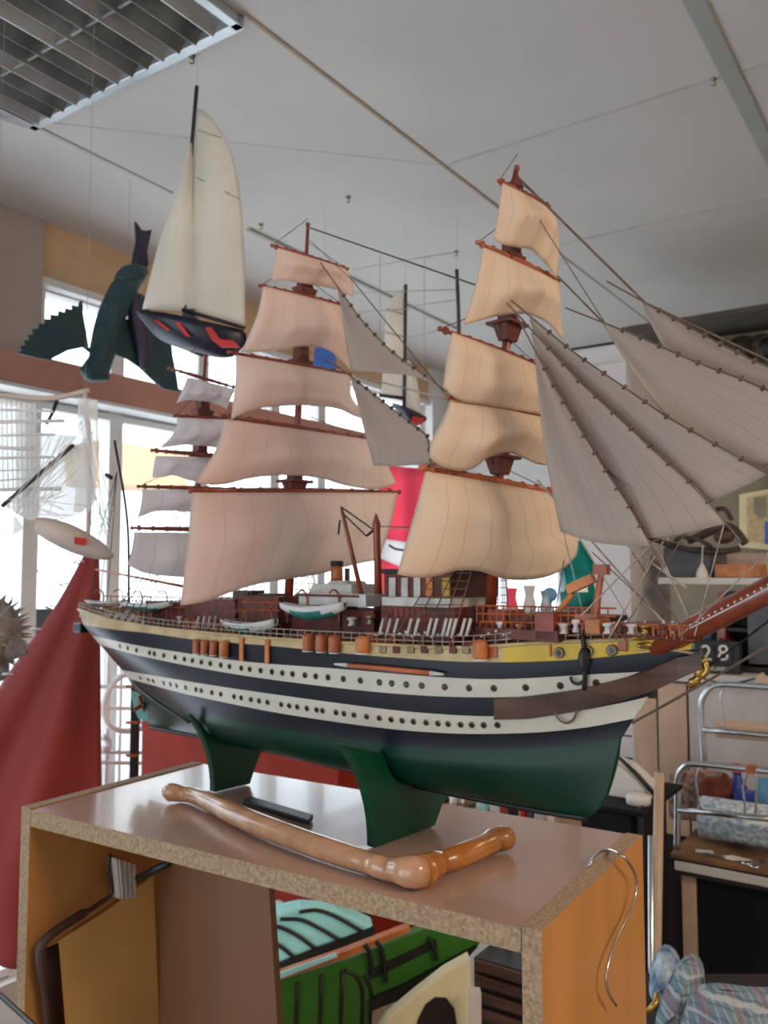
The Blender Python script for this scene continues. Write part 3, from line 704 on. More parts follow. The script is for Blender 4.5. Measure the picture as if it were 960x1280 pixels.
# foremast
sail('fore', 245, [(628, 229), (688, 262)], [(617, 299), (628, 306), (645, 310), (663, 314), (680, 330), (696, 348)], right=[(688, 262), (695, 285), (697, 318), (696, 348)])
sail('fore', 330, [(604, 309), (699, 353)], [(579, 407), (596, 402), (618, 396), (640, 393), (660, 394), (681, 403), (705, 425)], right=[(699, 353), (702, 385), (705, 425)])
sail('fore', 436, [(565, 416), (669, 456)], [(554, 484), (572, 500), (608, 507), (650, 514), (681, 519)], left=[(565, 416), (560, 440), (554, 484)], right=[(669, 456), (674, 480), (681, 519)])
sail('fore', 510, [(563, 500), (681, 522)], [(536, 572), (548, 582), (568, 588), (588, 586), (606, 573), (630, 566), (650, 572), (668, 580), (690, 582)], left=[(563, 500), (554, 520), (538, 552), (536, 572)], right=[(681, 522), (686, 550), (690, 582)], belly=.026)
sail('fore', 600, [(532, 589), (695, 618)], [(497, 718), (520, 722), (545, 720), (570, 713), (598, 714), (630, 724), (665, 724), (695, 716), (720, 695)], left=[(532, 589), (518, 650), (497, 718)], right=[(695, 618), (697, 645), (700, 664), (718, 670), (722, 680), (720, 695)], belly=.022)
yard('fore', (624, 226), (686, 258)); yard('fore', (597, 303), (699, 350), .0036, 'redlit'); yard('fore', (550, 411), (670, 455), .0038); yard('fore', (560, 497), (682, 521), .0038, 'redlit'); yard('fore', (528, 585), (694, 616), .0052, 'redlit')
# mainmast
sail('main', 320, [(347, 310), (432, 336)], [(339, 352), (352, 350), (385, 356), (415, 361), (442, 371)], right=[(432, 336), (438, 350), (442, 371)], belly=.012)
sail('main', 370, [(329, 358), (428, 383)], [(301, 441), (325, 440), (352, 437), (380, 433), (405, 436), (424, 449), (440, 465)], left=[(329, 358), (320, 395), (301, 441)], right=[(428, 383), (434, 430), (440, 465)])
sail('main', 456, [(295, 444), (437, 469)], [(289, 525), (305, 516), (332, 509), (380, 507), (420, 511), (444, 521), (470, 528)], left=[(295, 444), (296, 480), (289, 525)], right=[(437, 469), (440, 500), (470, 528)])
sail('main', 535, [(280, 524), (458, 549)], [(244, 604), (275, 606), (310, 598), (347, 594), (395, 597), (430, 607), (470, 612), (496, 604)], left=[(280, 524), (270, 560), (244, 604)], right=[(458, 549), (480, 570), (496, 604)], belly=.022)
sail('main', 612, [(240, 616), (497, 616)], [(226, 757), (255, 752), (290, 739), (325, 729), (363, 723), (400, 717), (420, 711), (450, 704), (473, 700)], left=[(240, 616), (236, 680), (226, 757)], right=[(497, 616), (488, 650), (473, 700)], belly=.024)
yard('main', (340, 307), (434, 336)); yard('main', (325, 357), (428, 381)); yard('main', (286, 440), (438, 468)); yard('main', (276, 519), (460, 549), .0040); yard('main', (238, 613), (499, 615), .0048)
# mizzen
sail('mizzen', 478, [(234, 472), (294, 487)], [(220, 504), (235, 500), (262, 503), (284, 511)], belly=.014, mt='sailm')
sail('mizzen', 522, [(222, 522), (300, 526)], [(200, 560), (215, 558), (240, 556), (285, 562)], left=[(222, 522), (217, 540), (200, 560)], belly=.016, mt='sailm')
sail('mizzen', 568, [(195, 570), (290, 573)], [(191, 597), (205, 596), (217, 594), (241, 601), (290, 604)], belly=.014, mt='sailm')
sail('mizzen', 610, [(178, 612), (306, 614)], [(172, 647), (185, 642), (198, 639), (240, 640), (306, 650)], belly=.016, mt='sailm')
sail('mizzen', 661, [(168, 665), (306, 667)], [(159, 706), (180, 716), (220, 721), (306, 724)], belly=.016, mt='sailm')
yard('mizzen', (211, 460), (296, 485), .0028); yard('mizzen', (218, 520), (308, 524), .0032); yard('mizzen', (190, 563), (290, 571), .0034); yard('mizzen', (173, 608), (308, 612), .0034); yard('mizzen', (165, 660), (308, 663), .0038)
# staysails (fore-and-aft, on the ship's centre plane, bellying away)
def stay(L, R, off=.0, belly=.012, rings=True, foot=None, nm='staysail'):
    # L: points down the leech (head -> clew); R: points down the stay (head -> tack)
    f = lambda p: cpl(p[0], p[1], off); Lp = [f(p) for p in L]; Rp = [f(p) for p in R]
    bt = [f(p) for p in foot] if foot else [Lp[-1], Rp[-1]]
    G = coons([Lp[0], Rp[0].lerp(Lp[0], .999)], bt, Lp, Rp, 16, 22); sd = random.random()*6
    for j, row in enumerate(G):
        v = j/21
        for i in range(16):
            u = i/15; row[i] = row[i]+SN*(belly*math.sin(math.pi*u)*math.sin(math.pi*v)+.0015*math.sin(u*9+sd)*v)
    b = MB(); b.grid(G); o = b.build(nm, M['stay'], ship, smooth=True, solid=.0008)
    b = MB(); ln = resample(Rp, 12); b.tube([ln[0]+(ln[0]-ln[1]).normalized()*.05]+ln+[ln[-1]+(ln[-1]-ln[-2]).normalized()*.02], .0009, 5)
    if rings:
        for k in range(1, 11): b.lathe(ln[k]-(ln[1]-ln[0]).normalized()*.001, ln[1]-ln[0], [(.0028, 0), (.0028, .002)], 8)
    b.build('stay_rope', M['rope'], o)
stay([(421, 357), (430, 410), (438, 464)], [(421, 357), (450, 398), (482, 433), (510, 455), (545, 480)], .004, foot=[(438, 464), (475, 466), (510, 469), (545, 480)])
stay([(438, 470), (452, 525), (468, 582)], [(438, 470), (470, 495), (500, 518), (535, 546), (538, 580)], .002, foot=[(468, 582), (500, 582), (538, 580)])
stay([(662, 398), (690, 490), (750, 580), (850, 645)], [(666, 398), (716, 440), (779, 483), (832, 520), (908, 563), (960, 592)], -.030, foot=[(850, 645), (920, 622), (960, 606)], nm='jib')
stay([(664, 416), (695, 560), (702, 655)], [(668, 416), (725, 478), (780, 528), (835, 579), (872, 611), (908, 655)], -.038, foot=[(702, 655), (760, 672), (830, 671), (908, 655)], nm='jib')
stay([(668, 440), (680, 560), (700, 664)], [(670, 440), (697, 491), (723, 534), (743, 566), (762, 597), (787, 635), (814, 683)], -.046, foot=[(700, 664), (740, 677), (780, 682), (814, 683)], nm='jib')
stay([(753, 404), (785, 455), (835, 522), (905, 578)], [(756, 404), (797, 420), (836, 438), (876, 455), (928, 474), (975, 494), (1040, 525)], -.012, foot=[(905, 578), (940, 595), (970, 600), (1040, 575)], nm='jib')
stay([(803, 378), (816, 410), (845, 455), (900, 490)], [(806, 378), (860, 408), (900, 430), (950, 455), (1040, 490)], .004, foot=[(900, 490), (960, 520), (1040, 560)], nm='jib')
# ---- standing rigging
def line(name, P, Q, r=.0008, mt='rope', sag=0, par=None):
    b = MB(); b.tube([P.lerp(Q, k/8)-Vector((0, 0, sag*math.sin(math.pi*k/8))) for k in range(9)], r, 5); return b.build(name, M[mt], par or ship)
line('stay_line', cpl(388, 285), cpl(640, 372), .0011); line('stay_line', cpl(648, 222), cpl(806, 378), .0013); line('stay_line', cpl(697, 345), cpl(755, 404), .0010)
line('stay_line', cpl(668, 265), cpl(757, 405), .0006); line('stay_line', cpl(436, 345), cpl(560, 497), .0008); line('stay_line', cpl(806, 378), cpl(1040, 488), .001)
line('stay_line', cpl(440, 468), cpl(562, 500), .0009, 'ropelight'); line('stay_line', cpl(380, 362), cpl(265, 470), .0006); line('stay_line', cpl(387, 300), cpl(440, 350), .0005)
line('stay_line', cpl(692, 615, -.03), cpl(858, 735, -.02), .0011, 'ropelight'); line('stay_line', cpl(672, 600, -.03), cpl(842, 792, -.02), .0011, 'ropelight')
line('stay_line', cpl(814, 683, -.04), cpl(836, 722, -.02), .0012, 'ropelight'); line('stay_line', cpl(820, 680, -.04), cpl(868, 790, 0), .0009, 'ropelight'); line('stay_line', cpl(702, 655, -.03), cpl(856, 680, -.03), .0006)
line('stay_line', cpl(812, 683, -.04), cpl(726, 770, -.06), .0008, 'ropelight'); line('stay_line', cpl(890, 640, -.02), cpl(790, 690, -.04), .0008, 'ropelight'); line('stay_line', cpl(850, 640, -.02), cpl(760, 800, -.05), .0008, 'ropelight')
line('bobstay', cpl(790, 904), tip, .0013, 'rope', .01)
line('bobstay', cpl(862, 852), b0+d_*.2, .0010, 'black')
def shrouds(m, base_px, pyt, n, spread=.075):
    Xm = loc(mastP(m, 760))[0]; top = mastP(m, pyt)
    for sd in (-1, 1):
        b = MB(); legs = []
        for k in range(n):
            X = Xm-.012-spread*k/(n-1); y, z = surf(X, 0); base = S(X, -sd*y if sd > 0 else y, z+.003); legs.append((base, top))
            b.tube([base, top], .0007, 4)
        for q in range(1, 19):
            t = q/22; b.tube([l[0].lerp(l[1], t) for l in legs], .0005, 4)
        b.build('shrouds', M['rope'], ship)
shrouds('fore', 613, 590, 5); shrouds('main', 360, 605, 5); shrouds('mizzen', 238, 600, 5)
# deadeyes under the shrouds
for m in ('fore', 'main', 'mizzen'):
    Xm = loc(mastP(m, 760))[0]; b = MB()
    for k in range(5): b.ball(surfP(Xm-.012-.075*k/4, 0)+Vector((0, 0, .005)), .0022, 0, 5)
    b.build('deadeyes', M['darkred'], ship, smooth=True)
# spanker boom and gaff on the mizzen
line('gaff', cpl(218, 667, .02), cpl(196, 719, .02), .0022, 'rope'); 
b = MB(); b.tube([cpl(240, 735), cpl(120, 712)], [.0028, .0016], 8); b.build('spanker_boom', M['redlit'], ship, smooth=True)
# ---- deck fittings
def dz(X): return surf(X, 0)[1]
def dbox(px, py0, py1, wpx, yoff, halfw, mt, name, taper=1, bev=.001):
    a = cpl(px-wpx/2, py1, yoff); c = cpl(px+wpx/2, py1, yoff); t = cpl(px, py0, yoff)
    L_ = (c-a).length; z0 = min(a.z, c.z); mid = (a+c)/2; zc = (z0+t.z)/2
    b = MB(); b.obox(Vector((mid.x, mid.y, zc))+SN*halfw, SA*L_/2, SN*halfw, Vector((0, 0, max(t.z-z0, .002)/2)), taper=taper); return b.build(name, M[mt], ship, bevel=bev)
def window_row(px0, px1, py, n, yoff, mt='boatwhite', name='deckhouse_window', s=.004):
    for k in range(n):
        P = cpl(px0+(px1-px0)*(k+.5)/n, py, yoff-.0005); b = MB(); b.obox(P, SA*s*.6, SN*.0006, Vector((0, 0, s))); b.build(name, M[mt], ship)
# long low deckhouses
for px, y0, y1, w_, yo, hw in ((262, 748, 790, 62, -.035, .035), (322, 745, 792, 50, -.03, .03), (210, 752, 785, 60, -.03, .03), (395, 760, 800, 60, -.03, .03), (447, 762, 800, 40, -.03, .03), (640, 768, 803, 60, -.025, .025), (690, 765, 803, 26, -.03, .03)):
    dbox(px, y0, y1, w_, yo, hw, 'darkred', 'deckhouse')
for px, y0, y1, w_ in ((255, 760, 790, 12), (300, 738, 750, 20), (330, 742, 770, 16), (408, 757, 763, 40)): dbox(px, y0, y1, w_, -.02, .015, 'plank', 'companion_box')
# bridge house amidships
dbox(522, 716, 750, 84, -.035, .035, 'darkred', 'bridge_house'); dbox(522, 711, 717, 92, -.040, .040, 'bookdark', 'bridge_roof')
for k, mt in enumerate(('slat', 'slat', 'slat', 'orange')): dbox(490+k*15.5, 722, 747, 8, -.0375, .001, mt, 'bridge_panel', bev=.0002)
dbox(557, 722, 747, 10, -.0375, .001, 'gold', 'bridge_lamp', bev=.0002)
dbox(520, 747, 757, 86, -.045, .045, 'slat', 'bridge_balustrade'); dbox(522, 758, 800, 92, -.040, .040, 'darkred', 'bridge_base')
for k in range(7): dbox(488+k*7, 761, 771, 3.4, -.0412, .0008, 'red', 'bridge_door', bev=.0001)
for k, px in enumerate((477, 486, 495, 512, 521, 537, 544, 556, 562, 568, 579, 586)):
    a = cpl(px+2.5, 773, -.058); c = cpl(px-3, 795, -.062); b = MB(); b.tube([a, c], .0030, 8, flat=.6); b.build('raft_canister', M['slat'], ship, smooth=True)
for k, px in enumerate((478, 495, 513, 530, 548, 566, 582)):
    b = MB(); P = sidepoint(px, 812, .0015); b.obox(P, SA*.0045, SN*.0012, Vector((0, 0, .004))); b.build('rail_fitting', M['darkred'] if k % 2 else M['bronze'], ship, bevel=.001)
for px in (248, 255, 262, 269): 
    a = cpl(px+1, 770, -.062); c = cpl(px-2, 788, -.064); b = MB(); b.tube([a, c], .0030, 8, flat=.6); b.build('raft_canister', M['slat'], ship, smooth=True)
# superstructure with funnel
dbox(415, 742, 756, 84, -.04, .04, 'boatwhite', 'cabin_deck'); dbox(412, 730, 742, 56, -.03, .03, 'slat', 'upper_cabin', .85); dbox(420, 726, 731, 28, -.02, .02, 'slat', 'funnel_base', .8)
dbox(408, 743, 745, 80, -.0412, .001, 'darkred', 'cabin_stripe', bev=.0001)
b = MB(); P = cpl(421, 731); b.lathe(P, (0, 0, 1), [(.0085, 0), (.008, .016), (.0075, .024)], 14); b.build('funnel', M['redlit'], ship, smooth=True)
b = MB(); b.lathe(P+Vector((0, 0, .0242)), (0, 0, 1), [(.0085, 0), (.0085, .006), (.006, .0065)], 14); b.build('funnel_cap', M['black'], ship, smooth=True)
for sd in (0,):
    b = MB(); b.tube([cpl(434, 710, .02), cpl(434, 735, .02)], .0035, 8); b.build('vent_pipe', M['greybox'], ship, smooth=True)
# kingpost and derrick
b = MB(); b.tube([cpl(474, 800, -.012), cpl(471, 665, -.012), cpl(470.5, 655, -.012), cpl(470, 642, -.012)], [.0050, .0046, .0055, .0008], 10); b.build('kingpost', M['red'], ship, smooth=True)
b = MB(); b.tube([cpl(453, 748, -.03), cpl(428, 640, -.03), cpl(426, 633, -.03)], [.0032, .0022, .0010], 8); b.build('derrick_boom', M['red'], ship, smooth=True)
line('derrick_tackle', cpl(427, 634, -.03), cpl(468, 663, -.012), .0010, 'black'); line('derrick_tackle', cpl(427, 640, -.03), cpl(458, 670, -.02), .0010, 'black'); line('derrick_tackle', cpl(458, 670, -.02), cpl(468, 662, -.012), .0016, 'black')
line('derrick_tackle', cpl(425, 650, -.03), cpl(423, 668, -.03), .0013, 'black'); line('derrick_tackle', cpl(474, 658, -.01), cpl(545, 660, .01), .0006)
# lifeboats
def boat(px0, px1, py, yoff, beam=.012, h=.012, name='lifeboat'):
    a = cpl(px0, py, yoff); c = cpl(px1, py, yoff); L_ = (c-a).length; G = []; n = 14; ax = (c-a).normalized()
    for i in range(n+1):
        t = i/n; w_ = beam*(math.sin(math.pi*(t*.94+.03))**.55); sh = h*.35*(2*t-1)**2; row = []
        for k in range(9):
            an = math.pi*k/8; row.append(a+ax*L_*t+SN*(-math.cos(an)*w_)+Vector((0, 0, sh-math.sin(an)*h*(1-.5*(2*t-1)**2))))
        G.append(row)
    b = MB(); b.grid(G, uv=False); o = b.build(name, [M['boatwhite'], M['teal']], ship, smooth=True, solid=.001)
    for p in o.data.polygons:
        zz = sum(o.data.vertices[v].co.z for v in p.vertices)/4+WORLD[ship.name].z
        if zz < a.z-h*.30: p.material_index = 1
    b = MB(); b.grid([[r[0]-Vector((0, 0, .002)), r[4]+Vector((0, 0, 0))*0+Vector((0, 0, (r[0].z-r[4].z)-.001)), r[8]-Vector((0, 0, .002))] for r in G], uv=False); b.build('lifeboat_cover', M['slat'], o, solid=.0006)
    for t in (.25, .75):
        b = MB(); q = a+ax*L_*t+SN*(beam+.004); b.tube(smoothline([q-Vector((0, 0, .02)), q+Vector((0, 0, .012)), q-SN*.008+Vector((0, 0, .020)), q-SN*.016+Vector((0, 0, .016))], 10), .0012, 6); b.build('davit', M['redlit'], ship, smooth=True)
boat(278, 345, 779, -.066, .013, .016); boat(352, 432, 758, -.060, .013, .016); boat(108, 156, 752, -.02, .010, .010); boat(152, 214, 755, -.045, .011, .011)
boat(470, 540, 742, .05)
for px, py0, py1 in ((302, 798, 826), (334, 800, 830)):
    b = MB(); P = sidepoint(px, py0, .003); Q = sidepoint(px, py1, .003); b.obox((P+Q)/2, SA*.0035, SN*.0015, (P-Q)/2); b.build('boat_skid', M['orange'], ship, bevel=.0006)
# fenders
for px, py, r, h, mt in ((246, 808, .0055, .010, 'redlit'), (256, 809, .0055, .010, 'redlit'), (267, 810, .0055, .010, 'redlit'), (280, 811, .0065, .011, 'orange'), (385, 803, .0070, .0105, 'redlit'), (402, 804, .0070, .0105, 'redlit'), (418, 805, .0070, .0105, 'redlit'), (453, 806, .0080, .0100, 'orange'), (600, 812, .0080, .0105, 'orange')):
    b = MB(); P = sidepoint(px, py, r*.9); b.lathe(P-Vector((0, 0, h)), (0, 0, 1), [(r*.75, 0), (r, h*.3), (r, h*1.6), (r*.8, h*1.9), (r*.2, h*2)], 12); b.build('fender', M[mt], ship, smooth=True)
    b = MB(); b.lathe(P-Vector((0, 0, h*1.02)), (0, 0, 1), [(r*.95, 0), (r*.95, .0012)], 12); b.build('fender_rim', M['boatwhite'], ship)
# foredeck: windlass, cat davits, capstans, low clutter
b = MB(); b.tube([cpl(744, 775, -.03), cpl(748, 740, -.03), cpl(752, 716, -.03)], [.004, .0035, .003], 8); b.obox(cpl(752, 712, -.03), SA*.007, SN*.004, Vector((0, 0, .005))); b.obox(cpl(736, 773, -.03), SA*.012, SN*.006, Vector((0, 0, .004))); b.build('cat_davit', M['redlit'], ship, smooth=False)
b = MB(); b.tube([cpl(695, 768, -.03), cpl(716, 742, -.03)], .003, 8); b.obox(cpl(726, 730, -.03), SA*.014+Vector((0, 0, .006)), SN*.004, Vector((0, 0, .004))-SA*.002); b.build('cat_davit', M['orange'], ship)
dbox(680, 765, 800, 24, -.045, .02, 'red', 'anchor_house'); dbox(740, 774, 792, 18, -.045, .012, 'orange', 'windlass'); dbox(645, 786, 797, 104, -.045, .045, 'darkred', 'forecastle_beam'); dbox(620, 762, 790, 22, -.03, .02, 'red', 'fore_hatch'); dbox(712, 774, 796, 22, -.02, .02, 'darkred', 'fore_hatch'); dbox(790, 780, 795, 40, -.03, .03, 'darkred', 'fore_hatch')
for px, py, r, h, mt in ((625, 785, .004, .010, 'slat'), (650, 786, .005, .008, 'orange'), (705, 788, .005, .010, 'slat'), (720, 786, .004, .012, 'boatwhite'), (760, 788, .005, .010, 'boatwhite'), (775, 788, .004, .012, 'darkred'), (790, 788, .005, .009, 'slat'), (806, 788, .005, .008, 'gold'), (830, 790, .004, .010, 'darkred'), (225, 775, .005, .010, 'slat'), (175, 770, .004, .012, 'redlit'), (190, 772, .004, .012, 'redlit'), (160, 768, .005, .010, 'slat'), (360, 775, .004, .015, 'darkred'), (440, 778, .006, .010, 'slat'), (463, 776, .006, .010, 'bronze')):
    P = cpl(px, py+4, -.04); b = MB(); b.lathe(P, (0, 0, 1), [(r, 0), (r*.6, h*.25), (r*.6, h*.6), (r*1.1, h*.8), (r*.9, h)], 10); b.build('capstan', M[mt], ship, smooth=True)
b = MB(); random.seed(4)
for k in range(170):
    X = .02+.92*random.random()**.8; y = random.uniform(-.055, .055); z = dz(X)-.008
    if abs(y) > surf(X, 0)[0]*-.8: continue
    P = S(X, y, z); h = random.uniform(.008, .022)
    if k % 2: b.obox(P+Vector((0, 0, h/2)), SA*random.uniform(.002, .008), SN*random.uniform(.002, .006), Vector((0, 0, h/2)))
    else: b.tube([P, P+Vector((0, 0, h))+SA*random.uniform(-.02, .02)], .0012, 6)
b.build('pin_racks', M['redlit'], ship)['kind'] = 'stuff'
b = MB()
for k in range(150):
    X = .0+.92*random.random()**.8; y = random.uniform(-.06, .06); P = S(X, y, dz(X)+.002)
    if abs(y) > surf(X, 0)[0]*-.85: continue
    b.tube([P, P+Vector((0, 0, random.uniform(.01, .04)))+SA*random.uniform(-.05, .05)+SN*random.uniform(-.02, .02)], .0007, 4)
b.build('running_rigging', M['rope'], ship)['kind'] = 'stuff'
for X0 in (.55, .68, .80):
    b = MB(); 
    for k in range(14):
        X = X0+.008*k; y, z = surf(X, 0); b.ball(S(X, y*.97, z+.012+.002*(k % 3)), .0016, 0, 4)
    b.build('rail_lashings', M['boatwhite'], ship)

for a_, c_ in (((702, 655), (735, 795)), ((690, 618), (800, 795)), ((860, 662), (770, 800)), ((740, 690), (858, 800)), ((905, 655), (868, 795)), ((814, 683), (790, 795)), ((705, 700), (690, 790)), ((960, 690), (850, 795)), ((790, 690), (850, 780))):
    line('sheet_line', cpl(*a_, -.035), cpl(*c_, -.03), .0006, random.choice(['rope', 'ropelight']))
for x0, x1, y_, yo in ((596, 770, 757, -.03), (596, 770, 767, -.035), (600, 860, 777, -.04), (770, 862, 784, -.025), (130, 235, 745, -.03), (120, 235, 757, -.035), (280, 350, 752, -.03), (280, 350, 762, -.03)):
    b = MB(); p_, q_ = cpl(x0, y_, yo), cpl(x1, y_+(x1-x0)*.02, yo); b.tube([p_, q_], .0010, 5)
    for k in range(int((x1-x0)/9)): z_ = p_.lerp(q_, k/int((x1-x0)/9)); b.tube([z_, z_-Vector((0, 0, .010))], .0008, 4)
    b.build('deck_rail', M['redlit'], ship)
# ---- display cradles
def cradle(pxn, pxf, horn, lab):
    f1, f2 = onz(*pxn, ZT), onz(*pxf, ZT); X = (loc(f1)[0]+loc(f2)[0])/2
    Pn = S(X, 0, 1.5); yf = loc(onpl(*pxn, Pn, SA))[1]; H = onpl(*horn, Pn, SA); yh, zh = loc(H)[1], H.z
    zk = interp(keelc, X)-.0045; print(lab[:20], 'X', X, 'foot y', yf, 'horn', yh, zh-ZT, 'keel', zk-ZT)
    yf = -abs(yf); half = [(yf, ZT)]
    for k in range(1, 9):
        t = k/8; half.append((yf+(yh-yf)*t**2.2, ZT+(zh-ZT)*t))
    # inner edge along the hull section
    inn = []
    for k in range(9):
        z = zh+(zk-zh)*(k+1)/10; inn.append((-(hb(X, z)+.003), z))
    inn = [(max(min(y, -.003), yh), z) for y, z in inn]+[(0, zk)]
    poly = half+[(yh+.004, zh)]+inn[2:]
    full = poly+[(-y*(.45+.55*min(1, (z-ZT)/.06)), z) for y, z in poly[-2::-1]]
    b = MB()
    b.prism([S(X-.006, y, z) for y, z in full], SA*.012)
    return tag(b.build('display_cradle', M['greenstand'], bevel=.002), lab, 'display stand', 'green cradles under the ship')
cradle((265, 987), (338, 975), (233, 892), 'green wooden cradle under the stern half of the ship')
cradle((463, 1051), (545, 1037), (424, 930), 'green wooden cradle under the middle of the ship, nearer the turned leg')

# ---- things on the cabinet top
r0 = .011; pts = [(206, 990, .0115), (216, 990, .0125), (226, 992, .0095), (240, 994, .010), (262, 1002, .0115), (300, 1021, .0125), (350, 1041, .0125), (400, 1059, .0122), (440, 1072, .0115), (465, 1080, .0105), (474, 1083, .0125), (483, 1086, .0100), (496, 1087, .0125), (512, 1090, .0155), (528, 1089, .0150)]
P3 = [onz(x, y, ZT+r) for x, y, r in pts]; rs = [r for *_, r in pts]
Pm = smoothline(P3, 60)
def rlerp(P, Q, rs):
    out = []
    for p in P:
        i = min(range(len(Q)), key=lambda k: (Q[k]-p).length); out.append(rs[i])
    for _ in range(2): out = [out[0]]+[(out[k-1]+2*out[k]+out[k+1])/4 for k in range(1, len(out)-1)]+[out[-1]]
    return out
lg = thing('wooden_furniture_leg', 'glossy curved turned wooden furniture leg lying along the cabinet front', 'furniture leg', P3[6]-Vector((0, 0, .0125)))
b = MB(); rr = rlerp(Pm, P3, rs); rr[0] *= .6; b.tube(Pm, rr, 18); b.build('leg_shaft', M['legwood'], lg, smooth=True)
pts2 = [(528, 1089, .0150), (540, 1082, .0135), (552, 1078, .0110), (565, 1074, .0120), (590, 1064, .0118), (610, 1055, .0115), (618, 1050, .0125), (628, 1048, .0135), (635, 1047, .0120)]
P4 = [onz(x, y, ZT+r) for x, y, r in pts2]; Pm2 = smoothline(P4, 36); rr = rlerp(Pm2, P4, [r for *_, r in pts2]); rr[-1] *= .7
b = MB(); b.tube(Pm2, rr, 18); b.build('leg_foot', M['legor'], lg, smooth=True)
b = MB(); q = [onz(*p, ZT) for p in ((303, 1006), (312, 1000), (392, 1024), (386, 1032))]; b.prism(q, Vector((0, 0, .006)))
tag(b.build('flat_black_case', M['black'], bevel=.0015), 'flat black case lying behind the turned wooden leg', 'case')
# bent metal cable at the right corner
b = MB(); P = [onz(736, 1083, ZT+.003), onz(742, 1072, ZT+.008)]
e1 = cb(CW+.01, .13, 0)
for x, y in ((757, 1062), (778, 1070), (793, 1092), (795, 1115), (785, 1145), (768, 1180), (758, 1215), (760, 1240), (770, 1257)): P.append(onpl(x, y, e1, ex) if x != 757 else onpl(x, y, cb(CW-.02, .13, 0), ex))
b.tube(smoothline(P, 50), .0014, 8)
ob = tag(b.build('steel_cable', M['chrome'], smooth=True), 'thin bent steel cable arching over the right edge of the cabinet', 'cable')


# ================================================================== SURROUNDINGS
YF = Vector((0, -1, 0))
def facing(px, py, Y, deg=0):
    a = math.radians(deg); return at(px, py, Y), Vector((math.sin(a), -math.cos(a), 0))
def fprism(name, poly, PN, th, mt, parent=None, bevel=0, push=0):
    P, N = PN; b = MB(); b.prism([onpl(x, y, P+N*push, N) for x, y in poly], -N*th); return b.build(name, M[mt] if isinstance(mt, str) else mt, parent, bevel=bevel)
def ftube(name, pts, PN, r, mt, parent=None, push=0, n=8, sm=True):
    P, N = PN; q = [onpl(x, y, P+N*push, N) for x, y in pts]; b = MB(); b.tube(smoothline(q, max(len(q)*5, 8)) if sm and len(q) > 2 else q, r, n)
    return b.build(name, M[mt] if isinstance(mt, str) else mt, parent, smooth=True)
def fbox(name, x0, y0, x1, y1, P, d, mt, parent=None, bevel=.002, push=0, z0=None):
    a = onpl(x0, y0, P+NB*push, NB); c = onpl(x0, y1, P+NB*push, NB); e = onpl(x1, y0, P+NB*push, NB); w_ = (e-a).dot(DB); zl = c.z if z0 is None else z0
    b = MB(); b.obox(Vector((a.x, a.y, 0))+DB*w_/2-NB*d/2+Vector((0, 0, (a.z+zl)/2)), DB*w_/2, NB*d/2, Vector((0, 0, (a.z-zl)/2)))
    return b.build(name, M[mt] if isinstance(mt, str) else mt, parent, bevel=bevel)
# ship's ensign staff at the stern
ftube('ensign_staff', [(161, 757), (159, 650), (143, 551)], (cpl(160, 700), SN), [.0022]*15, 'black', ship)
ftube('staff_block', [(133, 594), (139, 597)], (cpl(160, 700), SN), .004, 'black', ship)
for q in ((120, 690), (128, 720), (135, 735)): ftube('stern_rigging', [(146, 590), q, (q[0]-4, 762)], (cpl(160, 700), SN), .0007, 'black', ship)

# ---- yacht models
def yacht(name, label, Y, deg, mast, mr, sails, hull, stripes, extra):
    PN = facing(*mast[0], Y, deg); P, N = PN; t = thing(name, label, 'model yacht', onpl(*hull[len(hull)//2], P, N))
    ftube('mast', mast, PN, mr, 'darkmetal', t, sm=False)
    for poly, bel in sails:
        T, Bm, L, R = poly; f = mapply(P, N); G = coons([f(p) for p in T], [f(p) for p in Bm], [f(p) for p in L], [f(p) for p in R], 14, 20)
        for j, row in enumerate(G):
            for i in range(14): row[i] = row[i]+N*(bel*math.sin(math.pi*i/13)*math.sin(math.pi*min(1, j/19*.9+.08)))
        b = MB(); b.grid(G); b.build('sail', M['yachtsail'], t, smooth=True, solid=.001)
    # hull: lens-shaped loft below the sheer line
    sh = smoothline([onpl(*p, P, N) for p in hull[0:2]]+[], 20) if len(hull) == 2 else None
    top = smoothline([onpl(*p, P, N) for p in extra['sheer']], 24); bot = smoothline([onpl(*p, P, N) for p in extra['bottom']], 24); G = []
    for i in range(24):
        t_ = i/23; w_ = extra['beam']*math.sin(math.pi*min(1, t_*.85+.12))**.8; h = top[i]-bot[i]
        G.append([top[i]-N*0+N*w_*math.sin(a)*1.0*(1)-h*(1-math.cos(a)) if 0 else bot[i]+h*(1-math.cos(a*1.0))+N*w_*math.sin(a) for a in [math.pi/2*k/6 for k in range(6, -1, -1)]]+
                 [bot[i]+h*(1-math.cos(a))-N*w_*math.sin(a) for a in [math.pi/2*k/6 for k in range(1, 7)]])
    b = MB(); b.grid(G, uv=False); b.build('hull', M['yachthull'], t, smooth=True, solid=.001)
    b = MB(); b.grid([[g[0]-Vector((0, 0, .002)), g[-1]-Vector((0, 0, .002))] for g in G], uv=False); b.build('deck', M['boatwhite'], t, solid=.002)
    for poly in stripes: fprism('red_stripe', poly, PN, .003, 'brightred', t, push=extra['beam']*1.05)
    return t, PN
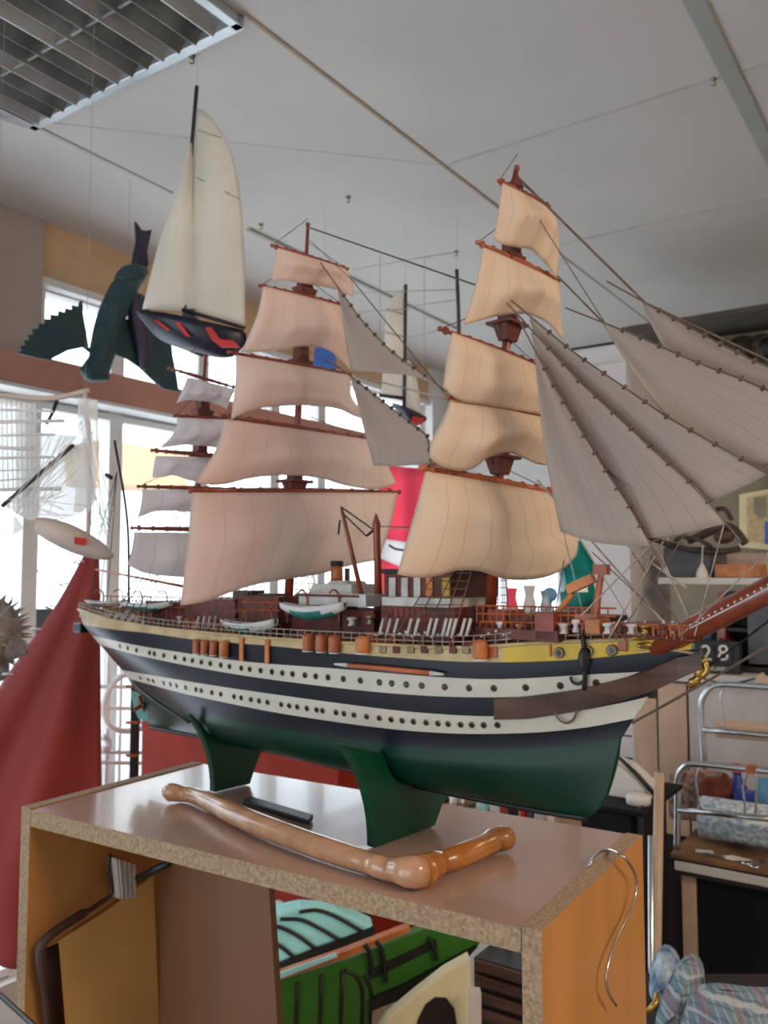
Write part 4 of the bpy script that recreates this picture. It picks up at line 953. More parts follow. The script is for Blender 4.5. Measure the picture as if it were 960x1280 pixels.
y1, PN = yacht('model_yacht', 'tall model yacht with ivory sails and dark red-striped hull above the window beam', 1.75, -8,
 [(246, 108), (240, 180), (232, 400)], .0045,
 [(([(247, 135), (262, 145), (276, 165)], [(229, 394), (265, 400), (306, 408)], [(247, 135), (243, 200), (238, 300), (229, 394)], [(276, 165), (292, 200), (302, 260), (306, 330), (306, 408)]), .03),
  (([(240, 180), (241, 181)], [(178, 386), (205, 388), (250, 392)], [(240, 180), (222, 240), (200, 300), (178, 386)], [(241, 181), (244, 260), (250, 330), (250, 392)]), .03)],
 [(178, 395), (240, 440)], [[(192, 400), (198, 401), (212, 412), (207, 412)], [(218, 402), (225, 403), (238, 421), (231, 419)], [(256, 409), (264, 409), (275, 424), (292, 426), (300, 434), (276, 434), (264, 424)]],
 dict(sheer=[(176, 392), (215, 399), (260, 408), (306, 414)], bottom=[(177, 399), (200, 424), (240, 440), (285, 447), (307, 430)], beam=.05))
ftube('boom', [(228, 387), (306, 410)], PN, .004, 'black', y1, sm=False, push=.02)
for a, c in (((247, 163), (276, 172)), ((246, 222), (300, 249))): ftube('batten', [a, c], PN, .0012, 'ropelight', y1, sm=False, push=.022)
fprism('coach_roof', [(228, 386), (242, 386), (242, 402), (228, 401)], PN, .03, 'darkmetal', y1, push=.01)
ftube('keel_fin', [(215, 430), (255, 385+60)], PN, .003, 'darkmetal', y1, sm=False)
for i in (0,):
    b = MB(); P = onpl(246, 108, *PN); b.tube([P, Vector((P.x, P.y, ZC))], .0003, 4); b.build('hanging_line', M['ropelight'], y1)
y2, PN = yacht('model_yacht', 'small model yacht with white sails and red-bowed hull between the middle mast and foremast', 2.7, 0,
 [(507, 356), (506, 440), (505, 528)], .006,
 [(([(508, 450), (513, 452)], [(506, 524), (516, 524), (528, 526)], [(508, 450), (507, 490), (506, 524)], [(513, 452), (522, 480), (528, 526)]), .02),
  (([(493, 368), (503, 362)], [(477, 494), (490, 495), (503, 497)], [(493, 368), (484, 390), (480, 430), (477, 494)], [(503, 362), (505, 430), (503, 497)]), .02)],
 [(492, 510), (512, 530)], [[(516, 520), (532, 523), (524, 531), (514, 528)]],
 dict(sheer=[(490, 505), (510, 513), (533, 522)], bottom=[(491, 508), (508, 526), (522, 532), (533, 525)], beam=.04))
ftube('boom', [(474, 494), (505, 498)], PN, .006, 'black', y2, sm=False, push=.02)
for a, c in (((483, 386), (505, 393)), ((480, 415), (505, 421))): ftube('batten', [a, c], PN, .002, 'ropelight', y2, sm=False, push=.022)
b = MB(); P = onpl(507, 356, *PN); b.tube([P, Vector((P.x, P.y, ZC))], .0003, 4); b.build('hanging_line', M['ropelight'], y2)
y3, PN = yacht('model_yacht', 'bare dark mast of a further model yacht rising just left of the foresails', 2.6, 0,
 [(571, 337), (573, 385), (577, 560)], .006, [], [(545, 560), (600, 575)], [],
 dict(sheer=[(552, 556), (575, 558), (600, 557)], bottom=[(553, 560), (575, 574), (600, 562)], beam=.04))
b = MB(); P = onpl(571, 337, *PN); b.tube([P, Vector((P.x, P.y, ZC))], .0003, 4); b.build('hanging_line', M['ropelight'], y3)
for k, (a, c) in enumerate((((440, 366), (571, 362)), ((512, 383), (571, 375)), ((440, 391), (512, 386)), ((510, 422), (560, 410)), ((440, 337), (570, 315)))):
    b = MB(); b.tube([at(*a, 2.65), at(*c, 2.65)], .0016, 5)
    tag(b.build('hanging_wire', M['joint'], smooth=True), ['upper level wire from the small yacht mast to the bare mast', 'wire sloping up from the small yacht mast to the bare mast', 'short wire left of the small yacht mast', 'wire right of the small yacht mast below the others', 'topmost thin wire under the ceiling beside the middle mast'][k], 'wire', 'wires strung between the hanging yachts')

# ---- dragon on the window beam
PNd = (lw(130, 468)+ND*.48, ND)
dg = thing('dragon_sculpture', 'dark teal metal dragon with jagged wings and forked upright tail hanging before the window beam', 'sculpture', onpl(135, 468, *PNd))
def saw(p, q, n, amp):
    out = []
    for k in range(n):
        for t, o in ((k/n, 0), ((k+.35)/n, amp)): 
            x = p[0]+(q[0]-p[0])*t; y = p[1]+(q[1]-p[1])*t; L_ = math.hypot(q[0]-p[0], q[1]-p[1]); out.append((x-(q[1]-p[1])/L_*-o, y-(q[0]-p[0])/L_*o))
    return out
wl = [(112, 440), (108, 415), (104, 392), (103, 375)]+saw((100, 378), (66, 392), 4, 5)+saw((64, 393), (42, 410), 3, 5)+saw((40, 412), (20, 440), 4, 5)+[(22, 441), (45, 447), (62, 450), (85, 438), (105, 434), (124, 436)]
fprism('left_wing', wl, PNd, .006, 'dragon', dg, push=.02)
wr = [(140, 425), (150, 400), (176, 396), (200, 402), (214, 425), (216, 445), (220, 465), (224, 490), (205, 486), (190, 474), (176, 460), (160, 449), (138, 440)]
fprism('right_wing', wr, PNd, .006, 'dragon', dg, push=-.005)
P, N = PNd
def dtube(name, pts, rs, mt, push=0, flat=None):
    q = [onpl(x, y, P+N*push, N) for x, y in pts]; sp = smoothline(q, 36); rr = []
    for k in range(36):
        t = k/35*(len(rs)-1); i = min(int(t), len(rs)-2); rr.append((rs[i]+(rs[i+1]-rs[i])*(t-i))*.0024*1.15)
    b = MB(); b.tube(sp, rr, 12, flat=flat); return b.build(name, M[mt], dg, smooth=True)
dtube('body', [(122, 470), (128, 440), (134, 410), (146, 380), (158, 358), (172, 345)], [10, 13, 13, 14, 14, 8], 'dragon')
dtube('tail', [(168, 350), (172, 325), (177, 300), (178, 290)], [9, 6, 6, 5], 'dragonpurple', .0)
fprism('tail_fin', [(172, 312), (170, 277), (178, 289), (190, 287), (184, 314), (186, 330), (178, 345), (168, 345)], PNd, .008, 'dragonpurple', dg, push=.008)
dtube('leg', [(166, 372), (172, 400), (178, 430), (180, 462)], [9, 10, 8, 4], 'dragonpurple', .012)
dtube('leg', [(130, 430), (122, 450), (112, 466), (134, 472)], [9, 9, 8, 4], 'dragon', .015)
dtube('leg', [(128, 440), (118, 455), (102, 464)], [8, 6, 3], 'dragon', .02)
dtube('arm', [(158, 372), (178, 375), (182, 400), (168, 392)], [6, 5, 4, 2], 'dragon', .02)
dtube('head', [(150, 352), (158, 346), (172, 342), (182, 338)], [7, 11, 11, 4], 'dragon', .01)
b = MB()
for x, y in ((133, 365), (128, 380), (124, 395), (143, 352), (156, 342), (120, 410)):
    q = onpl(x, y, P+N*.01, N); b.lathe(onpl(x+8, y+4, P+N*.01, N), q-onpl(x+8, y+4, P+N*.01, N), [(.012, 0), (.001, (q-onpl(x+8, y+4, P+N*.01, N)).length)], 6)
b.build('back_spines', M['dragon'], dg)['kind'] = 'stuff'
b = MB(); q = onpl(160, 345, P, N); b.tube([q, Vector((q.x, q.y, ZC))], .0004, 4); b.build('hanging_line', M['ropelight'], dg)
ftube('hanging_claw', [(72, 498), (66, 515), (58, 530)], (lw(70, 500)+ND*.08, ND), .006, 'black', dg)

# ---- thread ship at the far left
PNt = facing(60, 600, 1.2, 12)
ts = thing('thread_wrapped_ship', 'pale model ship wrapped in white thread and gauze sails at the left edge', 'ship model', onpl(90, 690, *PNt))
P, N = PNt
def gz(poly, push, mt='thread'): fprism('gauze_sail', poly, PNt, .0006, mt, ts, push=push)
gz([(97, 497), (122, 500), (124, 560), (120, 625), (110, 642), (92, 640), (98, 560)], .02)
gz([(4, 632), (90, 556), (112, 560), (116, 625), (98, 645), (62, 652), (35, 650)], .0)
gz([(-20, 495), (45, 505), (46, 540), (98, 545), (98, 560), (40, 612), (-20, 615)], -.03)
gz([(-20, 640), (20, 646), (30, 660), (-20, 690)], .01)
G = []
for i in range(17):
    t = i/16; x = 45+97*t; y = 657+38*t**1.1; c = onpl(x, y, P, N); h = .018*math.sin(math.pi*min(1, t*.9+.1))**.6+.002; w_ = .022*math.sin(math.pi*min(1, t*.88+.1))**.6+.001
    G.append([c+Vector((0, 0, h*math.cos(a)))+N*w_*math.sin(a) for a in [2*math.pi*k/14 for k in range(14)]])
b = MB(); b.grid(G, uv=False, closed=True); b.build('hull', M['pale'], ts, smooth=True)
fprism('red_mark', [(93, 671), (108, 673), (107, 682), (93, 680)], PNt, .002, 'brightred', ts, push=.024)
ftube('mast', [(106, 490), (112, 560), (110, 672)], PNt, .0035, 'pale', ts, push=.01)
ftube('yard', [(-10, 493), (60, 498), (112, 488)], PNt, .004, 'pale', ts, push=.01)
ftube('gaff', [(2, 633), (92, 556)], PNt, .003, 'darkmetal', ts, sm=False, push=.012)
b = MB(); random.seed(11)
for y in (512, 528, 545, 560, 572, 588, 600, 612):
    b.tube([onpl(-15, y+random.uniform(-3, 3), P, N), onpl(48+random.uniform(-10, 40), y+random.uniform(-3, 3), P, N)], random.choice([.0012, .002, .0028]), 5)
for k in range(26):
    b.tube([onpl(random.uniform(-5, 60), 632+random.uniform(-10, 14), P+N*.02, N), onpl(random.uniform(70, 122), random.uniform(510, 650), P+N*.02, N)], .0005, 4)
for k in range(10): x = -10+k*6; b.tube([onpl(x, 500, P, N), onpl(x+3, 640, P, N)], .0007, 4)
for k in range(14): b.tube([onpl(104+random.uniform(-3, 16), random.uniform(500, 640), P+N*.025, N), onpl(120+random.uniform(-20, 22), 640+random.uniform(0, 48), P+N*.01, N)], .0005, 4)
b.build('threads', M['threadline'], ts)['kind'] = 'stuff'
b = MB(); q = onpl(106, 490, P+N*.01, N); b.tube([q, Vector((q.x, q.y, ZC))], .0003, 4); b.build('hanging_line', M['ropelight'], ts)
# ---- pufferfish
c = at(-20, 792, 1.3); r = .055; random.seed(5)
pf = thing('pufferfish', 'spiky dried pufferfish hanging at the left edge', 'dried fish', c-Vector((0, 0, r)))
b = MB(); b.ball(c, r, 0, 12, (1, 1, 1.05)); b.build('body', M['puffer'], pf, smooth=True)
b = MB()
for k in range(150):
    z = 1-2*(k+.5)/150; a = k*2.39996; d = Vector((math.sqrt(1-z*z)*math.cos(a), math.sqrt(1-z*z)*math.sin(a), z)); b.lathe(c+d*r*.97, d+Vector((random.uniform(-.2, .2), 0, random.uniform(-.2, .2))), [(.0028, 0), (.0003, .017)], 5)
b.build('spines', M['puffer'], pf)['kind'] = 'stuff'
b = MB(); b.lathe(c+Vector((r*.9, -.01, -.02)), Vector((1, -.2, -.3)), [(.02, 0), (.015, .01), (.004, .024)], 8); b.build('tail_fin', M['puffer'], pf)
b = MB(); b.tube([c+Vector((0, 0, r)), Vector((c.x, c.y, ZC))], .0003, 4); b.build('hanging_line', M['ropelight'], pf)

# ---- big red sail
PNr = facing(80, 900, 1.75, 20); P, N = PNr
rs_ = thing('red_sail_rig', 'tall dull red sail laced along its sloping edge beside the window', 'sail', Vector((onpl(118, 900, P, N).x, onpl(118, 900, P, N).y, 0)))
f = mapply(P, N)
G = coons([f((108, 688)), f((124, 696))], [f((-110, 1195)), f((20, 1199)), f((126, 1205))], [f((108, 688)), f((68, 760)), (f((0, 858))), f((-110, 1030)), f((-130, 1100)), f((-110, 1195))], [f((124, 696)), f((126, 900)), f((127, 1000)), f((126, 1205))], 24, 30)
for j, row in enumerate(G):
    v = j/29
    for i in range(24):
        u = i/23; row[i] = row[i]+N*(.05*math.sin(math.pi*u)*math.sin(math.pi*v)+.045*v*math.sin(u*10+v*2.5)*math.sin(math.pi*u))
b = MB(); b.grid(G); b.build('sail', M['rust'], rs_, smooth=True, solid=.002)
b = MB(); q = f((121, 690))-N*.03; b.tube([Vector((q.x, q.y, 0)), Vector((q.x, q.y, q.z))], [.012, .006], 10); b.build('mast', M['red'], rs_, smooth=True)
b = MB(); b.lathe(Vector((q.x, q.y, 0)), (0, 0, 1), [(.12, 0), (.12, .02), (.03, .035), (.02, .05)], 20); b.build('mast_foot', M['black'], rs_, smooth=True)
for k in range(12):
    y = 703+k*28; x = interp([(688, 108), (760, 68), (858, 0), (1030, -110)], y) if 0 else (108-(y-688)*.63); q = f((x, y)); b = MB()
    b.tube(smoothline([q+Vector((.014, -.01, .002)), q+Vector((0, -.012, .003)), q+Vector((-.012, 0, .0)), q+Vector((-.002, .008, -.003))], 8), .0018, 5); b.build('lacing_tie', M['boatwhite'], rs_)
ftube('lacing_line', [(46, 712), (60, 738), (66, 750)], PNr, .0012, 'greybox', rs_)
# ---- red cupboard behind the cabinet
P = at(300, 930, 2.25); t = thing('red_cupboard', 'glossy orange-red cupboard standing behind the cabinet', 'cupboard', Vector((P.x, P.y, 0)))
fbox('body', 178, 872, 424, 980, P, .35, 'redhull', t, z0=.02)
fbox('door', 180, 900, 300, 980, P, .012, 'redhull', t, push=.014, z0=.06); fbox('door', 303, 922, 423, 980, P, .012, 'redhull', t, push=.014, z0=.06)
# ---- wrought iron grille
Pg = (lw(140, 900)+ND*.10, ND)
gr = thing('iron_grille', 'white wrought iron grille with curls standing at the window beside the red sail', 'grille', Vector((lw(140, 900)+ND*.10)))
gr.location.z = 0; WORLD[gr.name] = gr.location.copy()
for k in range(5): 
    q = onpl(118+k*16, 900, *Pg); b = MB(); b.tube([Vector((q.x, q.y, 0)), Vector((q.x, q.y, 1.36))], .010 if k % 2 else .006, 6); b.build('bar', M['iron'], gr)
for y in (858, 885, 940, 953): ftube('crossbar', [(112, y), (186, y+1)], Pg, .007, 'iron', gr, sm=False, push=.004)
ftube('scroll', [(175, 842), (150, 846), (133, 868), (129, 890), (138, 908), (158, 914), (180, 910)], Pg, .010, 'iron', gr, push=.012)
ftube('scroll', [(128, 920), (134, 925), (134, 935), (127, 938)], Pg, .012, 'iron', gr, push=.012)
ftube('scroll', [(178, 855), (166, 872), (166, 890), (178, 905)], Pg, .007, 'iron', gr, push=.012)
q = at(169, 900, 2.05); pp = thing('dark_post', 'black post with small clips between the white grille and red cupboard', 'post', Vector((q.x, q.y, 0)))
b = MB(); b.box((q.x-.009, q.y-.009, 0), (q.x+.009, q.y+.009, q.z+.08)); b.build('shaft', M['black'], pp, bevel=.001)
for y in (857, 902, 943): b = MB(); z = at(169, y, 2.05); b.obox(z+Vector((-.004, -.012, 0)), (.014, 0, 0), (0, .003, 0), (0, 0, .003)); b.build('clip', M['redlit'], pp)
# ---- flag, blue pennant
PNf = facing(505, 640, 3.0, 10); P, N = PNf
fl = thing('hanging_flag', 'pink-red and white flag hanging in the bright window between the two big sails', 'flag', onpl(505, 735, P, N))
for nm, mt, ya, yb, sl in (('red_field', 'pink', 560, 681, 6), ('white_field', 'flagwhite', 681, 708, 12), ('red_field', 'pink', 708, 745, 0)):
    y2_ = {681: (672, 682), 708: (697, 722), 560: (582, 586), 745: (745, 745)}
    G = []
    for i in range(16):
        u = i/15; x = 472+62*u; t0 = y2_[ya][0]+(y2_[ya][1]-y2_[ya][0])*u; t1 = y2_[yb][0]+(y2_[yb][1]-y2_[yb][0])*u
        G.append([onpl(x, t0+(t1-t0)*v/5, P+N*.02*math.sin(u*9), N) for v in range(6)])
    b = MB(); b.grid(G); b.build(nm, M[mt], fl, smooth=True, solid=.001)
ftube('black_curve', [(486, 681), (494, 686), (507, 688)], PNf, .004, 'black', fl, push=.03)
ftube('cord', [(480, 665), (500, 660), (520, 664)], PNf, .002, 'ropelight', fl, push=.03)
b = MB(); 
for x in (475, 531): q = onpl(x, 560, P, N); b.tube([q, Vector((q.x, q.y, ZC))], .001, 4)
b.build('hanging_line', M['ropelight'], fl)
PNb = facing(405, 450, 2.6, 0)
bp_ = thing('blue_pennant', 'bright blue rounded pennant hanging behind the middle mast sails', 'pennant', onpl(405, 462, *PNb))
fprism('cloth', [(393, 436), (402, 431), (413, 436), (420, 448), (420, 464), (391, 462)], PNb, .012, 'blue', bp_, bevel=.002)
b = MB(); q = onpl(405, 432, *PNb); b.tube([q, Vector((q.x, q.y, ZC))], .0003, 4); b.build('hanging_line', M['ropelight'], bp_)

# ---- locker at the back and tall stand with the glass ornament
P = at(755, 600, 3.0); t = thing('locker', 'tall off-white locker with a dark top edge at the back', 'locker', Vector((P.x, P.y, 0)))
fbox('body', 716, 438, 786, 900, P, .45, 'locker', t, z0=.02); fbox('top_edge', 714, 435, 788, 438, P, .46, 'black', t, push=.006)
fbox('door', 720, 460, 783, 900, P, .015, 'locker', t, push=.016, z0=.08); fbox('label_holder', 748, 478, 762, 486, P, .004, 'joint', t, push=.021)
b = MB(); q = onpl(779, 640, P+NB*.02, NB); b.obox(q+NB*.012, DB*.004, NB*.008, Vector((0, 0, .05))); b.build('handle', M['chrome'], t, bevel=.002)
P = at(700, 768, 2.42); t = thing('tall_stand', 'dark shelf stand behind the ship foredeck', 'stand', Vector((P.x, P.y, 0)))
fbox('top_board', 628, 768, 756, 775, P, .2, 'bookdark', t); zt_ = onpl(640, 775, P, NB).z
for x in (632, 744): fbox('leg', x, 776, x+8, 800, P, .03, 'bookdark', t, z0=.0, push=-.01); fbox('leg', x, 776, x+8, 800, P, .03, 'bookdark', t, z0=.0, push=-.16)
P = at(722, 720, 2.45); q = Vector((P.x, P.y, onpl(700, 768, at(700, 768, 2.42), NB).z+.0005)); hgt = at(722, 676, 2.45).z-q.z
b = MB(); b.lathe(q, (0, 0, 1), [(.035, 0), (.048, hgt*.12), (.052, hgt*.3), (.045, hgt*.45), (.055, hgt*.6), (.040, hgt*.8), (.022, hgt*.93), (.008, hgt)], 9)
tag(b.build('glass_ornament', M['greencup']), 'faceted teal green glass ornament on the dark stand behind the foredeck', 'ornament')
b = MB(); b.ball(q+Vector((-.085, -.02, .055)), .022, 0, 7); b.lathe(q+Vector((-.085, -.02, 0)), (0, 0, 1), [(.016, 0), (.006, .01), (.006, .035)], 10); tag(b.build('glass_ball', M['bluecard'], smooth=True), 'small blue glass ball left of the teal ornament', 'glass ball')
for k, (x, y, s) in enumerate(((640, 740, 1), (662, 745, 1.1), (682, 742, .9))):
    P_ = at(x, 765, 2.42); q_ = Vector((P_.x, P_.y, q.z)); b = MB(); b.lathe(q_, (0, 0, 1), [(.016*s, 0), (.018*s, .02), (.012*s, .05*s), (.017*s, .075*s)], 10)
    tag(b.build('trinket_jar', M[['pink', 'boatwhite', 'mint'][k]], smooth=True), ['small pink jar, leftmost on the dark stand', 'small white jar, middle one on the dark stand', 'small patterned jar nearest the teal ornament'][k], 'jar')
# ---- sideboard with calendar, books
PS = at(880, 850, 2.75); sb = thing('sideboard', 'pale sideboard with a white top behind the chrome racks', 'sideboard', Vector((PS.x, PS.y, 0)))
ztop = onpl(870, 846, PS, NB).z
fbox('top_board', 822, 840, 1120, 850, PS, .42, 'shelfwhite', sb, push=.02)
fbox('door', 822, 852, 857, 1040, PS, .02, 'boardtan', sb); fbox('door', 860, 850, 1000, 1040, PS, .02, 'panelwhite', sb, z0=.1); fbox('body', 823, 853, 1110, 1040, PS, .36, 'bookdark', sb, push=-.021, z0=.05)
ztop = onpl(822, 840, PS+NB*.02, NB).z
P = PS; 
t = thing('tan_panel', 'tan board leaning upright beside the pale sideboard', 'board', Vector((at(800, 980, 2.6).x, 2.6, 0)))
Pt = at(800, 980, 2.6); fbox('board', 789, 872, 818, 1050, Pt, .02, 'boardtan', t, z0=0)
fbox('edge_strip', 789, 872, 792, 1050, Pt, .022, 'shelfwhite', t, z0=0, push=.002)
PC = PS+NB*-.12
def onS(px, py, PP=PC): return onpl(px, py, PP, NB)
dc = thing('dark_cupboard', 'dark wooden open-fronted cupboard standing on the pale sideboard', 'cupboard', Vector((onS(930, 840).x, onS(930, 840).y, ztop)))
a0 = onS(897, 740); a1 = onS(1010, 740); hh = a0.z-ztop; ww = (a1-a0).dot(DB)
def dcb(name, x0, x1, z0, z1, d0, d1, mt):
    b = MB(); b.obox(Vector((a0.x, a0.y, 0))+DB*(x0+x1)/2-NB*(d0+d1)/2+Vector((0, 0, ztop+(z0+z1)/2)), DB*(x1-x0)/2, NB*(d1-d0)/2, Vector((0, 0, (z1-z0)/2))); b.build(name, M[mt], dc, bevel=.001)
dcb('side', 0, .02, 0, hh, 0, .2, 'red'); dcb('side', ww-.02, ww, 0, hh, 0, .2, 'bookdark'); dcb('top', .02, ww-.02, hh-.02, hh, 0, .2, 'bookdark'); dcb('base', .02, ww-.02, 0, .02, 0, .2, 'bookdark'); dcb('back', .02, ww-.02, .02, hh-.02, .18, .2, 'bookdark')
dcb('glass_door', .09, ww-.03, .03, hh-.03, .004, .008, 'greybox'); dcb('shelf', .02, ww-.02, hh*.5, hh*.5+.012, .02, .17, 'bookdark')
b = MB(); a = onS(868, 812, PS-NB*.10); hz = onS(868, 786, PS-NB*.10).z; 
b.prism([Vector((a.x, a.y, ztop)), Vector((a.x, a.y, ztop))+DB*.05, Vector((a.x, a.y, hz))+DB*.055, Vector((a.x, a.y, hz))+DB*.012], NB*-.09)
tag(b.build('blue_book', M['bookblue'], bevel=.002), 'deep blue book standing left of the dark cupboard under the bowsprit', 'book')
# calendar
PK = PS-NB*.04; ca = onS(862, 845, PK); cal = thing('desk_calendar', 'black block calendar reading 28 JANUARI on the pale sideboard', 'calendar', Vector((onS(893, 845, PK).x, onS(893, 845, PK).y, ztop)))
def kb(name, x0, x1, y0, y1, push, mt):
    a, c, e = onS(x0, y0, PK+NB*push), onS(x0, y1, PK+NB*push), onS(x1, y0, PK+NB*push); z1 = max(a.z, ztop+.001); z0 = max(c.z, ztop+.0005); L_ = (e-a).dot(DB)
    b = MB(); b.obox(Vector((a.x, a.y, (z0+z1)/2))+DB*L_/2-NB*.02, DB*L_/2, NB*.02, Vector((0, 0, (z1-z0)/2))); return b.build(name, M[mt], cal, bevel=.001)
kb('frame', 868, 924, 800, 850, -.001, 'black'); kb('number_block', 873, 893, 806, 828, .004, 'black'); kb('number_block', 895, 915, 806, 828, .004, 'black'); kb('month_block', 873, 915, 830, 841, .004, 'black')
def text(name, s, px, py, size, PP, parent, mt, ext=.0008):
    cu = bpy.data.curves.new(name, 'FONT'); cu.body = s; cu.size = size; cu.extrude = ext; cu.align_x = 'CENTER'; cu.align_y = 'CENTER'; cu.materials.append(M[mt])
    tmp = bpy.data.objects.new(name, cu); me = bpy.data.meshes.new_from_object(tmp); bpy.data.objects.remove(tmp)
    o = bpy.data.objects.new(name, me); C.objects.link(o); o.parent = parent; R_ = Matrix((DB, Vector((0, 0, 1)), NB)).transposed().to_4x4()
    o.matrix_local = Matrix.Translation(onS(px, py, PP)-WORLD[parent.name]) @ R_; return o
text('numeral', '2', 883, 817, .072, PK+NB*.006, cal, 'ivory'); text('numeral', '8', 904, 817, .072, PK+NB*.006, cal, 'ivory'); text('month_text', 'JANUARI', 893, 836, .020, PK+NB*.006, cal, 'ivory')
# loose black cable over the sideboard edge
P_ = (PS+NB*.05, NB); tag(ftube('black_cable', [(868, 842), (885, 850), (912, 855), (940, 849), (975, 838)], P_, .003, 'black'), 'thin black cable drooping along the sideboard edge', 'cable')
P__ = fprism('paper_tag', [(943, 846), (954, 840), (962, 852), (951, 862)], (PS+NB*.06, NB), .001, 'boardtan'); tag(P__, 'small tan paper tag hanging on the black cable', 'tag')
# wall shelf with case, driftwood, lamp
PW = at(850, 726, 2.9)
ws = fbox('wall_shelf', 822, 722, 1040, 730, PW, 1.0, 'shelfwhite'); tag(ws, 'long white wall shelf above the sideboard', 'shelf')
zs = onpl(822, 722, PW, NB).z
def sbox(name, x0, x1, y0, back, d, mt, parent=None, bev=.004):
    PP = PW-NB*back; a, e = onpl(x0, y0, PP, NB), onpl(x1, y0, PP, NB); L_ = (e-a).dot(DB); b = MB()
    b.obox(Vector((a.x, a.y, (a.z+zs)/2+.0005))+DB*L_/2-NB*d/2, DB*L_/2, NB*d/2, Vector((0, 0, (a.z-zs)/2-.0005))); return b.build(name, M[mt], parent, bevel=bev)
tag(sbox('grey_case', 829, 888, 684, .08, .25, 'greybox'), 'dark grey case on the wall shelf under the driftwood', 'case')
zc_ = onpl(850, 684, PW-NB*.08, NB).z
tag(sbox('orange_box', 893, 950, 705, .02, .12, 'orange'), 'orange red box on the wall shelf behind the bowsprit', 'box')
tag(sbox('brown_bundle', 890, 1000, 692, .36, .25, 'pale', bev=.02), 'pale brown bundle behind the orange box on the wall shelf', 'bundle')
PD = (PW-NB*.06, NB)
dw = thing('driftwood_branch', 'dark twisted driftwood branches lying above the grey case', 'driftwood', onpl(870, 690, *PD))
ftube('branch', [(812, 672), (840, 682), (870, 688), (900, 690), (925, 686)], PD, .010, 'branch', dw); ftube('branch', [(860, 676), (880, 668), (905, 658), (920, 664), (932, 680)], PD, .014, 'branch', dw, push=-.02)
ftube('branch', [(880, 660), (892, 640), (905, 636), (915, 650)], PD, .008, 'branch', dw, push=-.02); ftube('branch', [(840, 682), (850, 672), (872, 674), (890, 684)], PD, .007, 'branch', dw, push=.01)
b = MB(); b.ball(onpl(905, 671, PD[0], NB), .030, 0, 8, (1.2, .8, .8)); b.build('burl', M['plank'], dw, smooth=True)
lm = thing('desk_lamp', 'small white lamp bulb on a thin stem on the wall shelf', 'lamp', Vector((onpl(878, 722, PW, NB).x, onpl(878, 722, PW, NB).y, zs)))
q = Vector((onpl(878, 722, PW-NB*.03, NB).x, onpl(878, 722, PW-NB*.03, NB).y, zs)); b = MB(); b.lathe(q, (0, 0, 1), [(.022, 0), (.022, .004), (.018, .02), (.008, .04), (.003, .05)], 14); b.build('bulb', M['ivory'], lm, smooth=True)
b = MB(); b.tube([q+Vector((0, 0, .05)), q+Vector((.004, 0, .11))], .002, 6); b.build('stem', M['boatwhite'], lm)
q = Vector((onpl(806, 745, PS, NB).x, onpl(806, 745, PS, NB).y, 0)); 
b = MB(); PX = PS-NB*.2; a = onpl(829, 752, PX, NB); b.lathe(Vector((a.x, a.y, ztop)), (0, 0, 1), [(.02, 0), (.02, .10), (.008, .13), (.008, .16)], 12); tag(b.build('white_bottle', M['ivory'], smooth=True), 'small white bottle on the sideboard left of the dark cupboard', 'bottle')
# rear wall panel brown strip between locker and shelf, picture, hanging moss
t = thing('picture', 'yellow framed picture on the back wall at the right edge', 'picture', bw(950, 682)+NB*.01)
fprism('frame', [(924, 618), (990, 606), (990, 690), (924, 684)], (bw(950, 650)+NB*.02, NB), .02, 'cream', t); fprism('canvas', [(934, 622), (985, 613), (985, 682), (934, 677)], (bw(950, 650)+NB*.02, NB), .002, 'beige', t, push=.004)
fprism('dark_motif', [(942, 622), (958, 620), (958, 645), (948, 648), (942, 640)], (bw(950, 650)+NB*.02, NB), .002, 'olive', t, push=.006)
fprism('blue_motif', [(956, 652), (985, 650), (985, 682), (956, 680)], (bw(950, 650)+NB*.02, NB), .002, 'blue', t, push=.006)
b = MB(); random.seed(2); PM = bw(930, 440)+NB*.12
for k in range(60):
    q = onpl(random.uniform(885, 1010), random.uniform(425, 500), PM, NB)-NB*random.uniform(0, .08); b.ball(q, random.uniform(.03, .07), 0, 5, (1, 1, random.uniform(.6, 1.2)))
mo = b.build('moss_garland', M['pad']); tag(mo, 'dark olive moss garland hanging at the top of the back wall', 'garland'); mo['kind'] = 'stuff'
b = MB(); q = onpl(958, 435, PM+NB*.1, NB); b.ball(q, .035, 0, 6, (1, .6, 1.4)); b.tube([q+Vector((0, 0, -.03)), onpl(948, 448, PM+NB*.1, NB)], [.02, .008], 6); tag(b.build('bird_figure', M['black'], smooth=True), 'black figure hanging in the moss garland at the right edge', 'figure')

# ---- work table with racks
ZTB = .80; tF = onz(838, 1066, ZTB)
def tb(x, y, z): return tF+DB*x-NB*y+Vector((0, 0, z-ZTB))       # along edge, depth, height
tab = thing('work_table', 'dark work table with worn brown top and a white edge strip', 'table', tb(.6, .3, 0))
def tbox(name, x0, x1, y0, y1, z0, z1, mt, par=tab, bev=.002):
    b = MB(); b.obox((tb(x0, y0, z0)+tb(x1, y1, z1))/2, DB*(x1-x0)/2, NB*(y1-y0)/2, Vector((0, 0, (z1-z0)/2))); return b.build(name, M[mt] if isinstance(mt, str) else mt, par, bevel=bev)
tbox('table_top', 0, 1.3, 0, .42, ZTB-.012, ZTB, 'tabletop'); tbox('edge_strip', .01, 1.3, -.004, 0, ZTB-.038, ZTB-.016, 'shelfwhite'); tbox('apron', .0, 1.3, .001, .40, ZTB-.05, ZTB-.0125, 'bookdark')
